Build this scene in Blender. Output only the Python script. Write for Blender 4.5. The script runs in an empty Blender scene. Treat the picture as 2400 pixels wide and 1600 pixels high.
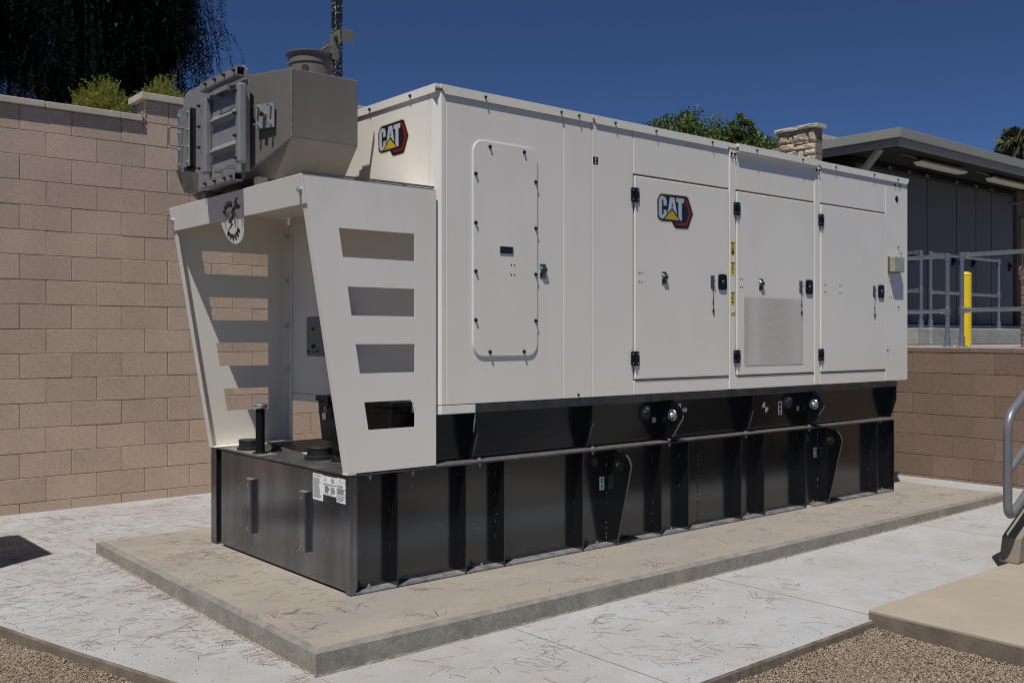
import bpy, bmesh, math, random
import numpy as np
from mathutils import Vector, Matrix

random.seed(7)
rng = np.random.default_rng(7)
SC = bpy.context.scene
COL = SC.collection

# ------------------------------------------------------------------ camera
CAMZ = 1.44
cd = bpy.data.cameras.new('camera')
cam = bpy.data.objects.new('camera', cd)
COL.objects.link(cam)
cd.sensor_width = 36.0
cd.lens = 2303.0 / 2400.0 * 36.0
cd.shift_y = -10.0 / 2400.0
cd.clip_start = 0.05
cd.clip_end = 2000
cam.location = (0, 0, CAMZ)
cam.rotation_euler = (math.radians(90), 0, -math.radians(90 - 50.04))
SC.camera = cam

# ------------------------------------------------------------------ light
SUN = Vector((-1.6, -1.0, 3.7)).normalized()       # towards the sun
elev = math.asin(SUN.z)
rot = math.atan2(SUN.x, SUN.y)
w = bpy.data.worlds.new('World')
SC.world = w
w.use_nodes = True
wn = w.node_tree.nodes
sky = wn.new('ShaderNodeTexSky')
sky.sky_type = 'NISHITA'
sky.sun_disc = False
sky.sun_elevation = elev
sky.sun_rotation = rot
sky.altitude = 3000
sky.air_density = 0.5
sky.dust_density = 0.0
sky.ozone_density = 10.0
w.node_tree.links.new(sky.outputs[0], wn['Background'].inputs[0])
wn['Background'].inputs[1].default_value = 0.08
sl = bpy.data.lights.new('sun', 'SUN')
sl.energy = 4.15
sl.angle = math.radians(0.5)
sl.color = (1.0, 0.965, 0.92)
so = bpy.data.objects.new('sun', sl)
COL.objects.link(so)
so.rotation_euler = (-SUN).to_track_quat('-Z', 'Y').to_euler()
so.location = (-5, -5, 12)
SC.view_settings.view_transform = 'Standard'
SC.view_settings.look = 'None'
SC.view_settings.gamma = 1.0
SC.view_settings.use_curve_mapping = False
SC.view_settings.exposure = 0.0
SC.cycles.max_bounces = 8
SC.cycles.use_denoising = True
SC.cycles.filter_width = 1.15
SC.cycles.sample_clamp_indirect = 4.0

# ------------------------------------------------------------------ materials
MATS = {}


def mat(name, col, rough=0.6, metal=0.0, var=0.0, vs=3.0, bump=0.0, bs=150.0, spec=0.5, rand=0.0,
        stain=None, ss=1.5, smin=0.45, smax=0.7, rvar=0.0, stretch=None, bump2=0.0, bs2=20.0, coat=0.0,
        speck=None, sps=220.0, spt=0.72, grain=None, tint=None):
    m = bpy.data.materials.new(name)
    m.use_nodes = True
    nt = m.node_tree
    N, L = nt.nodes, nt.links
    b = N['Principled BSDF']
    b.inputs['Roughness'].default_value = rough
    b.inputs['Metallic'].default_value = metal
    b.inputs['Specular IOR Level'].default_value = spec
    b.inputs['Coat Weight'].default_value = coat
    b.inputs['Coat Roughness'].default_value = 0.16
    geo = N.new('ShaderNodeNewGeometry')
    pos = geo.outputs['Position']
    if stretch:
        mp = N.new('ShaderNodeMapping')
        mp.inputs['Scale'].default_value = stretch
        L.new(pos, mp.inputs['Vector'])
        pos = mp.outputs[0]

    def noise(scale, detail=4, r=0.6):
        n = N.new('ShaderNodeTexNoise')
        n.inputs['Scale'].default_value = scale
        n.inputs['Detail'].default_value = detail
        n.inputs['Roughness'].default_value = r
        L.new(pos, n.inputs['Vector'])
        return n.outputs['Fac']

    def ramp(src, a, bb, c0=(0, 0, 0, 1), c1=(1, 1, 1, 1)):
        r = N.new('ShaderNodeValToRGB')
        r.color_ramp.elements[0].position = a
        r.color_ramp.elements[0].color = c0
        r.color_ramp.elements[1].position = bb
        r.color_ramp.elements[1].color = c1
        L.new(src, r.inputs[0])
        return r.outputs[0]

    def mix(fac, a, bcol, mode='MIX'):
        x = N.new('ShaderNodeMix')
        x.data_type = 'RGBA'
        x.blend_type = mode
        for s, v in ((x.inputs[0], fac), (x.inputs[6], a), (x.inputs[7], bcol)):
            if hasattr(v, 'is_linked') or hasattr(v, 'links'):
                L.new(v, s)
            elif isinstance(v, (int, float)):
                s.default_value = v
            else:
                s.default_value = (*v[:3], 1)
        return x.outputs[2]
    cur = tuple(col)
    if var > 0:
        lo = tuple(c * (1 - var) for c in col)
        hi = tuple(min(1, c * (1 + var)) for c in col)
        cur = ramp(noise(vs, 6), 0.3, 0.7, (*lo, 1), (*hi, 1))
    if stain is not None:
        cur = mix(ramp(noise(ss, 9, 0.72), smin, smax), cur, stain)
    if rand > 0:
        oi = N.new('ShaderNodeObjectInfo')
        mr = N.new('ShaderNodeMapRange')
        mr.inputs['To Min'].default_value = 1 - rand
        mr.inputs['To Max'].default_value = 1 + rand
        L.new(oi.outputs['Random'], mr.inputs['Value'])
        cur = mix(1.0, cur, mr.outputs[0], 'MULTIPLY')
    if speck is not None:
        cur = mix(ramp(noise(sps, 2), spt, spt + 0.05), cur, speck)
    if grain:
        mr = N.new('ShaderNodeMapRange')
        mr.inputs['From Min'].default_value = 0.25
        mr.inputs['From Max'].default_value = 0.75
        mr.inputs['To Min'].default_value = 1 - grain[0]
        mr.inputs['To Max'].default_value = 1 + grain[0]
        L.new(noise(grain[1], 3, 0.7), mr.inputs['Value'])
        cur = mix(1.0, cur, mr.outputs[0], 'MULTIPLY')
    if tint:
        b.inputs['Specular Tint'].default_value = (*tint, 1)
    if isinstance(cur, tuple):
        b.inputs['Base Color'].default_value = (*cur, 1)
    else:
        L.new(cur, b.inputs['Base Color'])
    if rvar > 0:
        mr = N.new('ShaderNodeMapRange')
        mr.inputs['To Min'].default_value = max(0.03, rough - rvar)
        mr.inputs['To Max'].default_value = min(1, rough + rvar)
        L.new(noise(vs * 2.3, 5), mr.inputs['Value'])
        L.new(mr.outputs[0], b.inputs['Roughness'])
    if bump > 0:
        bp = N.new('ShaderNodeBump')
        bp.inputs['Strength'].default_value = bump
        bp.inputs['Distance'].default_value = 0.004
        L.new(noise(bs, 4), bp.inputs['Height'])
        last = bp
        if bump2 > 0:
            b2 = N.new('ShaderNodeBump')
            b2.inputs['Strength'].default_value = bump2
            b2.inputs['Distance'].default_value = 0.01
            L.new(noise(bs2, 3), b2.inputs['Height'])
            L.new(bp.outputs[0], b2.inputs['Normal'])
            last = b2
        L.new(last.outputs[0], b.inputs['Normal'])
    MATS[name] = m
    return m


M_cream = mat('cream_paint', (0.785, 0.748, 0.668), 0.36, var=0.03, vs=1.3, bump=0.03, bs=35, spec=0.4,
              bump2=0.10, bs2=1.6, stain=(0.74, 0.695, 0.60), ss=2.2, smin=0.5, smax=0.8, stretch=(1, 1, 0.5), rvar=0.06)
M_cream_in = M_cream
M_black = mat('black_gloss_paint', (0.006, 0.006, 0.007), 0.17, var=0.3, vs=4, rvar=0.06, bump=0.03, bs=9, spec=1.0, coat=0.45, speck=(0.16, 0.155, 0.15), sps=48, spt=0.735, tint=(0.80, 0.90, 1.0))
M_blackf = mat('black_scuffed_paint', (0.205, 0.21, 0.23), 0.20, metal=0.92, var=0.32, vs=4, rvar=0.08, bump=0.05, bs=25, bump2=0.22, bs2=3.0,
               stretch=(1, 1, 0.22), speck=(0.5, 0.5, 0.48), sps=60, spt=0.70)
M_blacktop = mat('dusty_black_top', (0.055, 0.054, 0.052), 0.5, var=0.5, vs=9, stain=(0.20, 0.19, 0.175), ss=4,
                 smin=0.5, smax=0.8, bump=0.1)
M_blackdust = mat('dusty_black_flange', (0.15, 0.15, 0.155), 0.4, var=0.6, vs=14, stain=(0.36, 0.35, 0.33), ss=16,
                  smin=0.45, smax=0.75, bump=0.15)
M_bandblk = mat('worn_black_band', (0.030, 0.030, 0.034), 0.35, var=0.4, vs=12, bump=0.08, bs=90,
                stain=(0.06, 0.057, 0.052), ss=9)
M_plastic = mat('black_plastic', (0.007, 0.007, 0.008), 0.36, spec=0.25)
M_rubber = mat('black_cap_plastic', (0.016, 0.016, 0.017), 0.5, var=0.3, vs=30)
M_gray = mat('exhaust_gray_paint', (0.152, 0.135, 0.118), 0.55, metal=0.0, var=0.10, vs=3, stretch=(1, 1, 0.15),
             stain=(0.115, 0.085, 0.07), ss=7, smin=0.55, smax=0.82, bump=0.04, bs=60)
M_grayc = mat('silver_gray_frame', (0.22, 0.22, 0.225), 0.45, metal=0.0, var=0.08, vs=10, bump=0.04)
M_weld = mat('weld_bead', (0.42, 0.40, 0.37), 0.45, metal=0.5, var=0.4, vs=80, bump=0.8, bs=160)
M_rust = mat('rusty_bolt', (0.055, 0.026, 0.018), 0.8, var=0.4, vs=120)
M_steel = mat('zinc_steel', (0.62, 0.65, 0.68), 0.28, metal=0.9, var=0.15, vs=60)
M_galv = mat('galvanised_pipe', (0.36, 0.38, 0.42), 0.33, metal=0.9, var=0.14, vs=35, bump=0.05)
M_hand = mat('grey_painted_handrail', (0.20, 0.205, 0.215), 0.38, metal=0.35, var=0.06, vs=30)
M_screw = mat('dark_screw', (0.03, 0.03, 0.03), 0.35, metal=0.6)
M_block = mat('split_block_pink', (0.505, 0.388, 0.300), 0.95, grain=(0.17, 75), var=0.09, vs=1.6, bump=0.9, bs=230, rand=0.065, stain=(0.57, 0.48, 0.40), ss=1.3, smin=0.62, smax=0.82,
              speck=(0.27, 0.19, 0.14), sps=85, spt=0.66, spec=0.2, bump2=0.25, bs2=60)
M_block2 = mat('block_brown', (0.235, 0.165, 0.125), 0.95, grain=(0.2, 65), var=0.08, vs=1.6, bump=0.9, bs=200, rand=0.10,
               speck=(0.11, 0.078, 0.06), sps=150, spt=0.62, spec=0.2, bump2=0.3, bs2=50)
M_mortar = mat('mortar', (0.25, 0.205, 0.18), 0.95, var=0.25, vs=7, bump=0.5, bs=120)
M_cap = mat('cast_cap_stone', (0.47, 0.42, 0.355), 0.85, var=0.10, vs=6, bump=0.25, bs=90,
            stain=(0.30, 0.24, 0.18), ss=5, smin=0.62, smax=0.85)
M_slab = mat('white_concrete', (0.40, 0.403, 0.405), 0.85, grain=(0.09, 80), var=0.06, vs=3.1, bump=0.25, bs=190,
             stain=(0.325, 0.290, 0.245), ss=1.3, smin=0.40, smax=0.74, speck=(0.28, 0.26, 0.24), sps=90, spt=0.74)
M_pad = mat('tan_pad_concrete', (0.315, 0.277, 0.228), 0.75, grain=(0.09, 60), var=0.10, vs=3.2, bump=0.15, bs=120,
            stain=(0.265, 0.255, 0.24), ss=2.1, smin=0.46, smax=0.72, stretch=(0.7, 1.5, 1), speck=(0.25, 0.20, 0.16), sps=70, spt=0.76)
M_padside = mat('rough_pad_edge', (0.255, 0.232, 0.192), 0.95, grain=(0.2, 45), var=0.22, vs=7, bump=0.6, bs=60,
                stain=(0.36, 0.33, 0.28), ss=3, smin=0.5, smax=0.75, speck=(0.08, 0.07, 0.06), sps=42, spt=0.70)
M_landing = mat('tan_landing_concrete', (0.37, 0.32, 0.245), 0.8, grain=(0.06, 90), var=0.07, vs=3, bump=0.2, bs=150,
                stain=(0.31, 0.275, 0.22), ss=1.6, smin=0.42, smax=0.8, speck=(0.16, 0.13, 0.10), sps=60, spt=0.77)
M_landside = mat('landing_edge_stain', (0.18, 0.145, 0.11), 0.9, var=0.25, vs=9, bump=0.5, bs=60)
M_grout = mat('crumbly_filler', (0.33, 0.285, 0.23), 0.95, var=0.35, vs=30, bump=1.0, bs=60)
M_gravelbase = mat('gravel_bed', (0.20, 0.155, 0.11), 1.0, var=0.45, vs=90, bump=1.0, bs=130)
M_earth = mat('bare_earth', (0.045, 0.038, 0.032), 1.0, var=0.3, vs=2, bump=0.6, bs=12)
M_platform = mat('platform_concrete', (0.29, 0.28, 0.26), 0.9, var=0.12, vs=2.5, bump=0.2)
M_curb = mat('curb_concrete', (0.26, 0.26, 0.245), 0.9, var=0.2, vs=4, stain=(0.36, 0.35, 0.32), ss=3, bump=0.3)
M_fascia = mat('grey_green_fascia', (0.27, 0.262, 0.23), 0.5, var=0.04)
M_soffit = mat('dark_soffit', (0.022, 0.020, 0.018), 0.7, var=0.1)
M_door = mat('blue_grey_panel', (0.098, 0.088, 0.085), 0.55, var=0.05, vs=1.2)
M_doordark = mat('dark_gap', (0.012, 0.012, 0.014), 0.6)
M_brown = mat('brown_wall_paint', (0.13, 0.10, 0.078), 0.8, var=0.1)
M_glass = mat('window_glass', (0.03, 0.05, 0.08), 0.06, spec=0.9)
M_diff = mat('lamp_diffuser', (0.88, 0.80, 0.68), 0.45, var=0.03)
M_yellow = mat('yellow_paint', (0.80, 0.56, 0.012), 0.4, var=0.05, vs=12)
M_bin = mat('tan_bin', (0.45, 0.36, 0.27), 0.6)
M_stone = mat('rough_stone', (0.47, 0.40, 0.30), 0.95, var=0.30, vs=9, bump=1.0, bs=55, bump2=0.8, bs2=16, rand=0.22,
              stain=(0.42, 0.26, 0.12), ss=3, smin=0.5, smax=0.8)
M_bark = mat('bark', (0.085, 0.062, 0.045), 0.95, var=0.4, vs=14, bump=1, bs=40)
M_pole = mat('black_pole_speckled', (0.010, 0.010, 0.013), 0.5, var=0.4, vs=20, speck=(0.42, 0.43, 0.45), sps=38, spt=0.60,
             bump=0.5, bs=40)
M_panelgrey = mat('grey_control_box', (0.17, 0.185, 0.18), 0.5, var=0.04)
M_black_ink = mat('black_ink', (0.012, 0.011, 0.012), 0.35)
M_silver = mat('logo_silver', (0.42, 0.47, 0.52), 0.35, var=0.08, vs=25)
M_red = mat('logo_red', (0.24, 0.010, 0.012), 0.3)
M_gold = mat('logo_yellow', (0.52, 0.36, 0.02), 0.35, var=0.15, vs=20)
M_goldedge = mat('logo_edge', (0.50, 0.44, 0.28), 0.4)
M_white = mat('label_white', (0.86, 0.87, 0.84), 0.5, var=0.05)
M_ink = mat('label_ink', (0.10, 0.10, 0.10), 0.6)
M_lyellow = mat('label_yellow', (0.72, 0.60, 0.02), 0.4)
M_lred = mat('label_red', (0.22, 0.03, 0.01), 0.5)
M_lgreen = mat('label_green', (0.02, 0.36, 0.08), 0.5)
M_pink = mat('label_pink', (0.55, 0.42, 0.42), 0.5)
M_lampyel = mat('aged_clear_plastic', (0.34, 0.325, 0.25), 0.22, var=0.15, vs=20)
M_needle = mat('dry_pine_needle', (0.17, 0.085, 0.05), 0.9)
M_meshin = mat('vent_backing', (0.16, 0.15, 0.135), 0.7)


def island_mat(name, stops, rough=0.8, trans=0.0, spec=0.3):
    m = bpy.data.materials.new(name)
    m.use_nodes = True
    N, L = m.node_tree.nodes, m.node_tree.links
    b = N['Principled BSDF']
    g = N.new('ShaderNodeNewGeometry')
    r = N.new('ShaderNodeValToRGB')
    els = r.color_ramp.elements
    els[0].position, els[0].color = stops[0][0], (*stops[0][1], 1)
    els[1].position, els[1].color = stops[-1][0], (*stops[-1][1], 1)
    for p, c in stops[1:-1]:
        e = els.new(p)
        e.color = (*c, 1)
    L.new(g.outputs['Random Per Island'], r.inputs[0])
    L.new(r.outputs[0], b.inputs['Base Color'])
    b.inputs['Roughness'].default_value = rough
    b.inputs['Specular IOR Level'].default_value = spec
    if trans > 0:
        t = N.new('ShaderNodeBsdfTranslucent')
        L.new(r.outputs[0], t.inputs['Color'])
        mx = N.new('ShaderNodeMixShader')
        mx.inputs[0].default_value = trans
        L.new(b.outputs[0], mx.inputs[1])
        L.new(t.outputs[0], mx.inputs[2])
        L.new(mx.outputs[0], N['Material Output'].inputs[0])
    return m


M_gravel = island_mat('pea_gravel', [(0, (0.13, 0.10, 0.075)), (0.25, (0.29, 0.215, 0.145)), (0.5, (0.42, 0.315, 0.21)),
                                     (0.75, (0.33, 0.29, 0.25)), (0.9, (0.54, 0.47, 0.38)), (1, (0.24, 0.15, 0.09))], 0.85)
M_needles = island_mat('dry_needles', [(0, (0.05, 0.028, 0.018)), (0.5, (0.13, 0.065, 0.042)), (0.85, (0.22, 0.12, 0.08)),
                                       (1, (0.26, 0.18, 0.12))], 0.9)
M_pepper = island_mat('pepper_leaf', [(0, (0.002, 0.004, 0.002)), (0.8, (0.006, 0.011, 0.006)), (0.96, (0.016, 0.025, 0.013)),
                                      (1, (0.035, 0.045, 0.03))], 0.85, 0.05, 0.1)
M_shrub = island_mat('juniper_leaf', [(0, (0.09, 0.11, 0.015)), (0.5, (0.24, 0.26, 0.035)), (1, (0.48, 0.45, 0.10))], 0.7, 0.3)
M_tree = island_mat('tree_leaf', [(0, (0.025, 0.048, 0.012)), (0.5, (0.075, 0.12, 0.028)), (0.85, (0.15, 0.20, 0.045)),
                                  (1, (0.20, 0.20, 0.055))], 0.5, 0.2)
M_palm = island_mat('palm_blade', [(0, (0.02, 0.035, 0.012)), (0.6, (0.05, 0.075, 0.025)), (0.8, (0.10, 0.12, 0.05)),
                                   (0.86, (0.24, 0.17, 0.10)), (1, (0.32, 0.24, 0.15))], 0.6, 0.15)

# ------------------------------------------------------------------ helpers


class MB:
    def __init__(self):
        self.v, self.f = [], []

    def add(self, vs, fs):
        n = len(self.v)
        self.v += [tuple(p) for p in vs]
        self.f += [tuple(i + n for i in q) for q in fs]
        return self

    def box(self, x0, x1, y0, y1, z0, z1):
        return self.add([(x0, y0, z0), (x1, y0, z0), (x1, y1, z0), (x0, y1, z0), (x0, y0, z1), (x1, y0, z1), (x1, y1, z1), (x0, y1, z1)],
                        [(0, 3, 2, 1), (4, 5, 6, 7), (0, 1, 5, 4), (1, 2, 6, 5), (2, 3, 7, 6), (3, 0, 4, 7)])

    def hexa(self, b, t):
        return self.add(list(b) + list(t), [(0, 3, 2, 1), (4, 5, 6, 7), (0, 1, 5, 4), (1, 2, 6, 5), (2, 3, 7, 6), (3, 0, 4, 7)])

    def prism(self, poly, fn, a0, a1):
        """poly of 2-D points, fn(u, v, a) -> 3-D point, extruded a0..a1"""
        n = len(poly)
        area = sum(poly[i][0] * poly[(i + 1) % n][1] - poly[(i + 1) % n][0] * poly[i][1] for i in range(n))
        if area < 0:
            poly = poly[::-1]
        vs = [fn(u, v, a0) for u, v in poly] + [fn(u, v, a1) for u, v in poly]
        fs = [tuple(range(n))[::-1], tuple(range(n, 2 * n))]
        fs += [(i, (i + 1) % n, n + (i + 1) % n, n + i) for i in range(n)]
        return self.add(vs, fs)

    def cyl(self, p0, p1, r, n=16, r2=None, cap=True):
        p0, p1 = Vector(p0), Vector(p1)
        d = (p1 - p0).normalized()
        a = d.orthogonal().normalized()
        b = d.cross(a)
        r2 = r if r2 is None else r2
        vs = []
        for c, rr in ((p0, r), (p1, r2)):
            for i in range(n):
                t = 2 * math.pi * i / n
                vs.append(c + (a * math.cos(t) + b * math.sin(t)) * rr)
        fs = [(i, (i + 1) % n, n + (i + 1) % n, n + i) for i in range(n)]
        if cap:
            fs += [tuple(range(n))[::-1], tuple(range(n, 2 * n))]
        return self.add(vs, fs)

    def tube(self, pts, r, n=10):
        pts = [Vector(p) for p in pts]
        rings = []
        a = None
        for i, p in enumerate(pts):
            if i == 0:
                d = pts[1] - pts[0]
            elif i == len(pts) - 1:
                d = pts[-1] - pts[-2]
            else:
                d = (pts[i + 1] - p).normalized() + (p - pts[i - 1]).normalized()
            d.normalize()
            if a is None:
                a = d.orthogonal().normalized()
            else:
                a = (a - d * a.dot(d)).normalized()
            b = d.cross(a)
            rr = r[i] if isinstance(r, (list, tuple)) else r
            rings.append([p + (a * math.cos(2 * math.pi * k / n) + b * math.sin(2 * math.pi * k / n)) * rr for k in range(n)])
        vs = [q for R in rings for q in R]
        fs = []
        for i in range(len(rings) - 1):
            for k in range(n):
                fs.append((i * n + k, i * n + (k + 1) % n, (i + 1) * n + (k + 1) % n, (i + 1) * n + k))
        fs += [tuple(range(n))[::-1], tuple(range((len(rings) - 1) * n, len(rings) * n))]
        return self.add(vs, fs)

    def lathe(self, c, prof, n=32):
        """prof list of (r, z) bottom to top, closed at ends"""
        vs = []
        for r, z in prof:
            for k in range(n):
                t = 2 * math.pi * k / n
                vs.append((c[0] + r * math.cos(t), c[1] + r * math.sin(t), c[2] + z))
        fs = []
        for i in range(len(prof) - 1):
            for k in range(n):
                fs.append((i * n + k, i * n + (k + 1) % n, (i + 1) * n + (k + 1) % n, (i + 1) * n + k))
        fs += [tuple(range(n))[::-1], tuple(range((len(prof) - 1) * n, len(prof) * n))]
        return self.add(vs, fs)

    def bolt(self, p, d, r=0.008, h=0.008, washer=True):
        p, d = Vector(p), Vector(d).normalized()
        if washer:
            self.cyl(p, p + d * h * 0.3, r * 1.45, 12)
        self.cyl(p + d * h * 0.3, p + d * h * 1.3, r, 6)
        return self

    def build(self, name, m, parent=None, bevel=0.0, smooth=False, kind=None, segs=1, label=None, tf=None):
        vs = self.v
        if tf:
            vs = [tf(v) for v in vs]
        lo = [min(v[i] for v in vs) for i in range(3)]
        hi = [max(v[i] for v in vs) for i in range(3)]
        c = Vector([(lo[i] + hi[i]) / 2 for i in range(3)])
        me = bpy.data.meshes.new(name)
        me.from_pydata([tuple(Vector(v) - c) for v in vs], [], self.f)
        me.materials.append(m)
        if smooth:
            for p in me.polygons:
                p.use_smooth = True
        me.update()
        o = bpy.data.objects.new(name, me)
        COL.objects.link(o)
        place(o, c, parent)
        if bevel:
            bm = o.modifiers.new('bevel', 'BEVEL')
            bm.width = bevel
            bm.segments = segs
            bm.limit_method = 'ANGLE'
            bm.angle_limit = math.radians(40)
        if smooth:
            es = o.modifiers.new('split', 'EDGE_SPLIT')
            es.split_angle = math.radians(38)
        if kind:
            o['kind'] = kind
        if label:
            o['label'] = label
        return o


WLOC = {}


def place(o, world, parent=None):
    WLOC[o.name] = Vector(world)
    if parent is not None:
        o.parent = parent
        o.location = Vector(world) - WLOC[parent.name]
    else:
        o.location = world


def thing(name, label, cat, loc, group=None):
    o = bpy.data.objects.new(name, None)
    o.empty_display_size = 0.1
    COL.objects.link(o)
    place(o, Vector(loc))
    o['label'] = label
    o['category'] = cat
    if group:
        o['group'] = group
    return o


def tag(o, label, cat, group=None, kind=None):
    o['label'] = label
    o['category'] = cat
    if group:
        o['group'] = group
    if kind:
        o['kind'] = kind
    return o


def copy_at(src, world, parent, rotz=0.0, scale=None):
    c = src.copy()
    COL.objects.link(c)
    place(c, Vector(world), parent)
    if rotz:
        c.rotation_euler.z = rotz
    if scale:
        c.scale = scale
    return c


def fast_mesh(name, verts, faces_flat, nper, m, smooth=False):
    """verts (n,3) array, faces (k,nper) array"""
    me = bpy.data.meshes.new(name)
    n, k = len(verts), len(faces_flat)
    me.vertices.add(n)
    me.vertices.foreach_set('co', np.asarray(verts, dtype=np.float32).ravel())
    me.loops.add(k * nper)
    me.loops.foreach_set('vertex_index', np.asarray(faces_flat, dtype=np.int32).ravel())
    me.polygons.add(k)
    me.polygons.foreach_set('loop_start', np.arange(0, k * nper, nper, dtype=np.int32))
    me.polygons.foreach_set('loop_total', np.full(k, nper, dtype=np.int32))
    me.update(calc_edges=True)
    me.materials.append(m)
    return me


def obj_from(me, name, parent=None, kind=None, center=None):
    n = len(me.vertices)
    co = np.empty(n * 3, dtype=np.float32)
    me.vertices.foreach_get('co', co)
    co = co.reshape(-1, 3)
    c = (co.min(0) + co.max(0)) / 2 if center is None else np.array(center)
    me.vertices.foreach_set('co', (co - c).astype(np.float32).ravel())
    me.update()
    o = bpy.data.objects.new(name, me)
    COL.objects.link(o)
    place(o, Vector([float(x) for x in c]), parent)
    if kind:
        o['kind'] = kind
    return o


# side plane (u = X, v = Z, a = distance outwards from plane towards -Y)
YS = 4.386
def FS(y):
    return lambda u, v, a: (u, y - a, v)
# front plane (u = Y, v = Z, a outwards towards -X)
def FX(x):
    return lambda u, v, a: (x - a, u, v)
def rrect(x0, x1, z0, z1, r, n=5):
    pts = []
    for cx, cz, a0 in ((x1 - r, z1 - r, 0), (x0 + r, z1 - r, 90), (x0 + r, z0 + r, 180), (x1 - r, z0 + r, 270)):
        for i in range(n + 1):
            t = math.radians(a0 + 90 * i / n)
            pts.append((cx + r * math.cos(t), cz + r * math.sin(t)))
    return pts


# ================================================================== SETTING
def gz(x, y):
    z = 0.0065 * max(0.0, x - 2.3)
    if x < 3.2:
        z += 0.03 * max(0.0, 1 - abs(y - 6.7) / 1.9) * min(1.0, max(0.0, (3.2 - x) / 1.0))
    return min(z, 0.055)


def xl(y):
    return 1.186 - (y - 5.376) * 0.2848


mb = MB()
mb.add([(-400, -400, -0.10), (400, -400, -0.10), (400, 400, -0.10), (-400, 400, -0.10)], [(0, 1, 2, 3)])
o = mb.build('ground', M_earth)
o['kind'] = 'structure'

# white concrete slab (gently sloped)
nx, ny = 40, 32
vs, fs = [], []
for j in range(ny + 1):
    y = 2.63 + (8.74 - 2.63) * j / ny
    for i in range(nx + 1):
        x = xl(y) + (9.60 - xl(y)) * i / nx
        vs.append((x, y, gz(x, y)))
W_ = nx + 1
for j in range(ny):
    for i in range(nx):
        fs.append((j * W_ + i, j * W_ + i + 1, (j + 1) * W_ + i + 1, (j + 1) * W_ + i))
ring = [i for i in range(nx + 1)] + [j * W_ + nx for j in range(1, ny + 1)] + [ny * W_ + i for i in range(nx - 1, -1, -1)] + [j * W_ for j in range(ny - 1, 0, -1)]
mb = MB()
mb.add(vs, fs)
top = len(mb.v)
slab = mb.build('white_concrete_slab', M_slab, smooth=False)
slab['kind'] = 'structure'
# its rough edge towards the gravel: a skirt part
mb = MB()
e = 0.0
rough = lambda: random.uniform(-0.004, 0.004)
pts = [(1.967, 2.63)]
def skirt(p0, p1, n, zt, zb, out, name, parent, m):
    b = MB()
    P = [(p0[0] + (p1[0] - p0[0]) * i / n, p0[1] + (p1[1] - p0[1]) * i / n) for i in range(n + 1)]
    vv = []
    for k, (x, y) in enumerate(P):
        r = random.uniform(-0.003, 0.003)
        vv += [(x, y, gz(x, y) + zt), (x + out[0] * (0.006 + r), y + out[1] * (0.006 + r), gz(x, y) + zt - 0.012 + r),
               (x + out[0] * (0.010 + r), y + out[1] * (0.010 + r), zb)]
    ff = []
    for k in range(n):
        a = k * 3
        ff += [(a, a + 3, a + 4, a + 1), (a + 1, a + 4, a + 5, a + 2)]
    b.add(vv, ff)
    return b.build(name, m, parent)
skirt((xl(2.63), 2.63), (4.66, 2.63), 90, 0.0, -0.10, (0, -1), 'slab_edge', slab, M_landside)
skirt((xl(8.7), 8.7), (xl(2.63), 2.63), 160, 0.0, -0.10, (-0.96, -0.27), 'slab_edge', slab, M_landside)
# tooled control joints drawn as thin strips just proud of the slab
def joint(p0, p1, n=24, wd=0.003):
    b = MB()
    d = Vector((p1[0] - p0[0], p1[1] - p0[1], 0)).normalized()
    nr = Vector((-d.y, d.x, 0)) * wd
    vv = []
    for i in range(n + 1):
        x = p0[0] + (p1[0] - p0[0]) * i / n
        y = p0[1] + (p1[1] - p0[1]) * i / n
        z = gz(x, y) + 0.0025
        vv += [(x - nr.x, y - nr.y, z), (x + nr.x, y + nr.y, z)]
    b.add(vv, [(2 * i, 2 * i + 2, 2 * i + 3, 2 * i + 1) for i in range(n)])
    return b.build('control_joint', M_joint, slab)
M_joint = mat('joint_line', (0.385, 0.375, 0.36), 0.95, var=0.25, vs=30)
for a, b_ in (((4.65, 2.64), (4.65, 3.71)), ((2.03, 6.66), (2.02, 8.69)), ((3.12, 2.64), (3.12, 3.71)),
              ((7.1, 2.66), (7.1, 3.71)), ((2.05, 3.70), (2.06, 2.64)), ((xl(6.66) + 0.02, 6.66), (2.03, 6.66))):
    joint(a, b_)

# equipment pad with chamfered edge
PZ = 0.112
px0, px1, py0, py1 = 2.037, 8.60, 3.724, 6.66
ch = 0.022
mb = MB()
N1 = 44
def edge_ring(z, ins, jit):
    P = []
    def seg(a, b, n):
        for i in range(n):
            t = i / n
            P.append((a[0] + (b[0] - a[0]) * t + random.uniform(-jit, jit), a[1] + (b[1] - a[1]) * t + random.uniform(-jit, jit), z + random.uniform(-jit, jit) * 0.5))
    c = [(px0 + ins, py0 + ins), (px1 - ins, py0 + ins), (px1 - ins, py1 - ins), (px0 + ins, py1 - ins)]
    for k, n in enumerate((60, 24, 60, 36)):
        seg(c[k], c[(k + 1) % 4], n)
    return P
r0, r1, r2 = edge_ring(-0.05, 0, 0.001), edge_ring(PZ - 0.014, 0, 0.0016), edge_ring(PZ, ch + 0.012, 0.0012)
for i in range(len(r2)):
    r2[i] = (r2[i][0], r2[i][1], PZ)
n = len(r0)
mb.add(r0 + r1, [(i, (i + 1) % n, n + (i + 1) % n, n + i) for i in range(n)])
pad = mb.build('equipment_pad', M_padside)
pad['kind'] = 'structure'
mb = MB()
mb.add(r1 + r2, [(i, (i + 1) % n, n + (i + 1) % n, n + i) for i in range(n)])
mb.build('pad_chamfer', mat('grey_chamfer', (0.215, 0.20, 0.175), 0.9, var=0.25, vs=12, bump=0.5, bs=90, speck=(0.12, 0.1, 0.08), sps=60, spt=0.72), pad)
mb = MB()
mb.add(r2, [tuple(range(n))])
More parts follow.
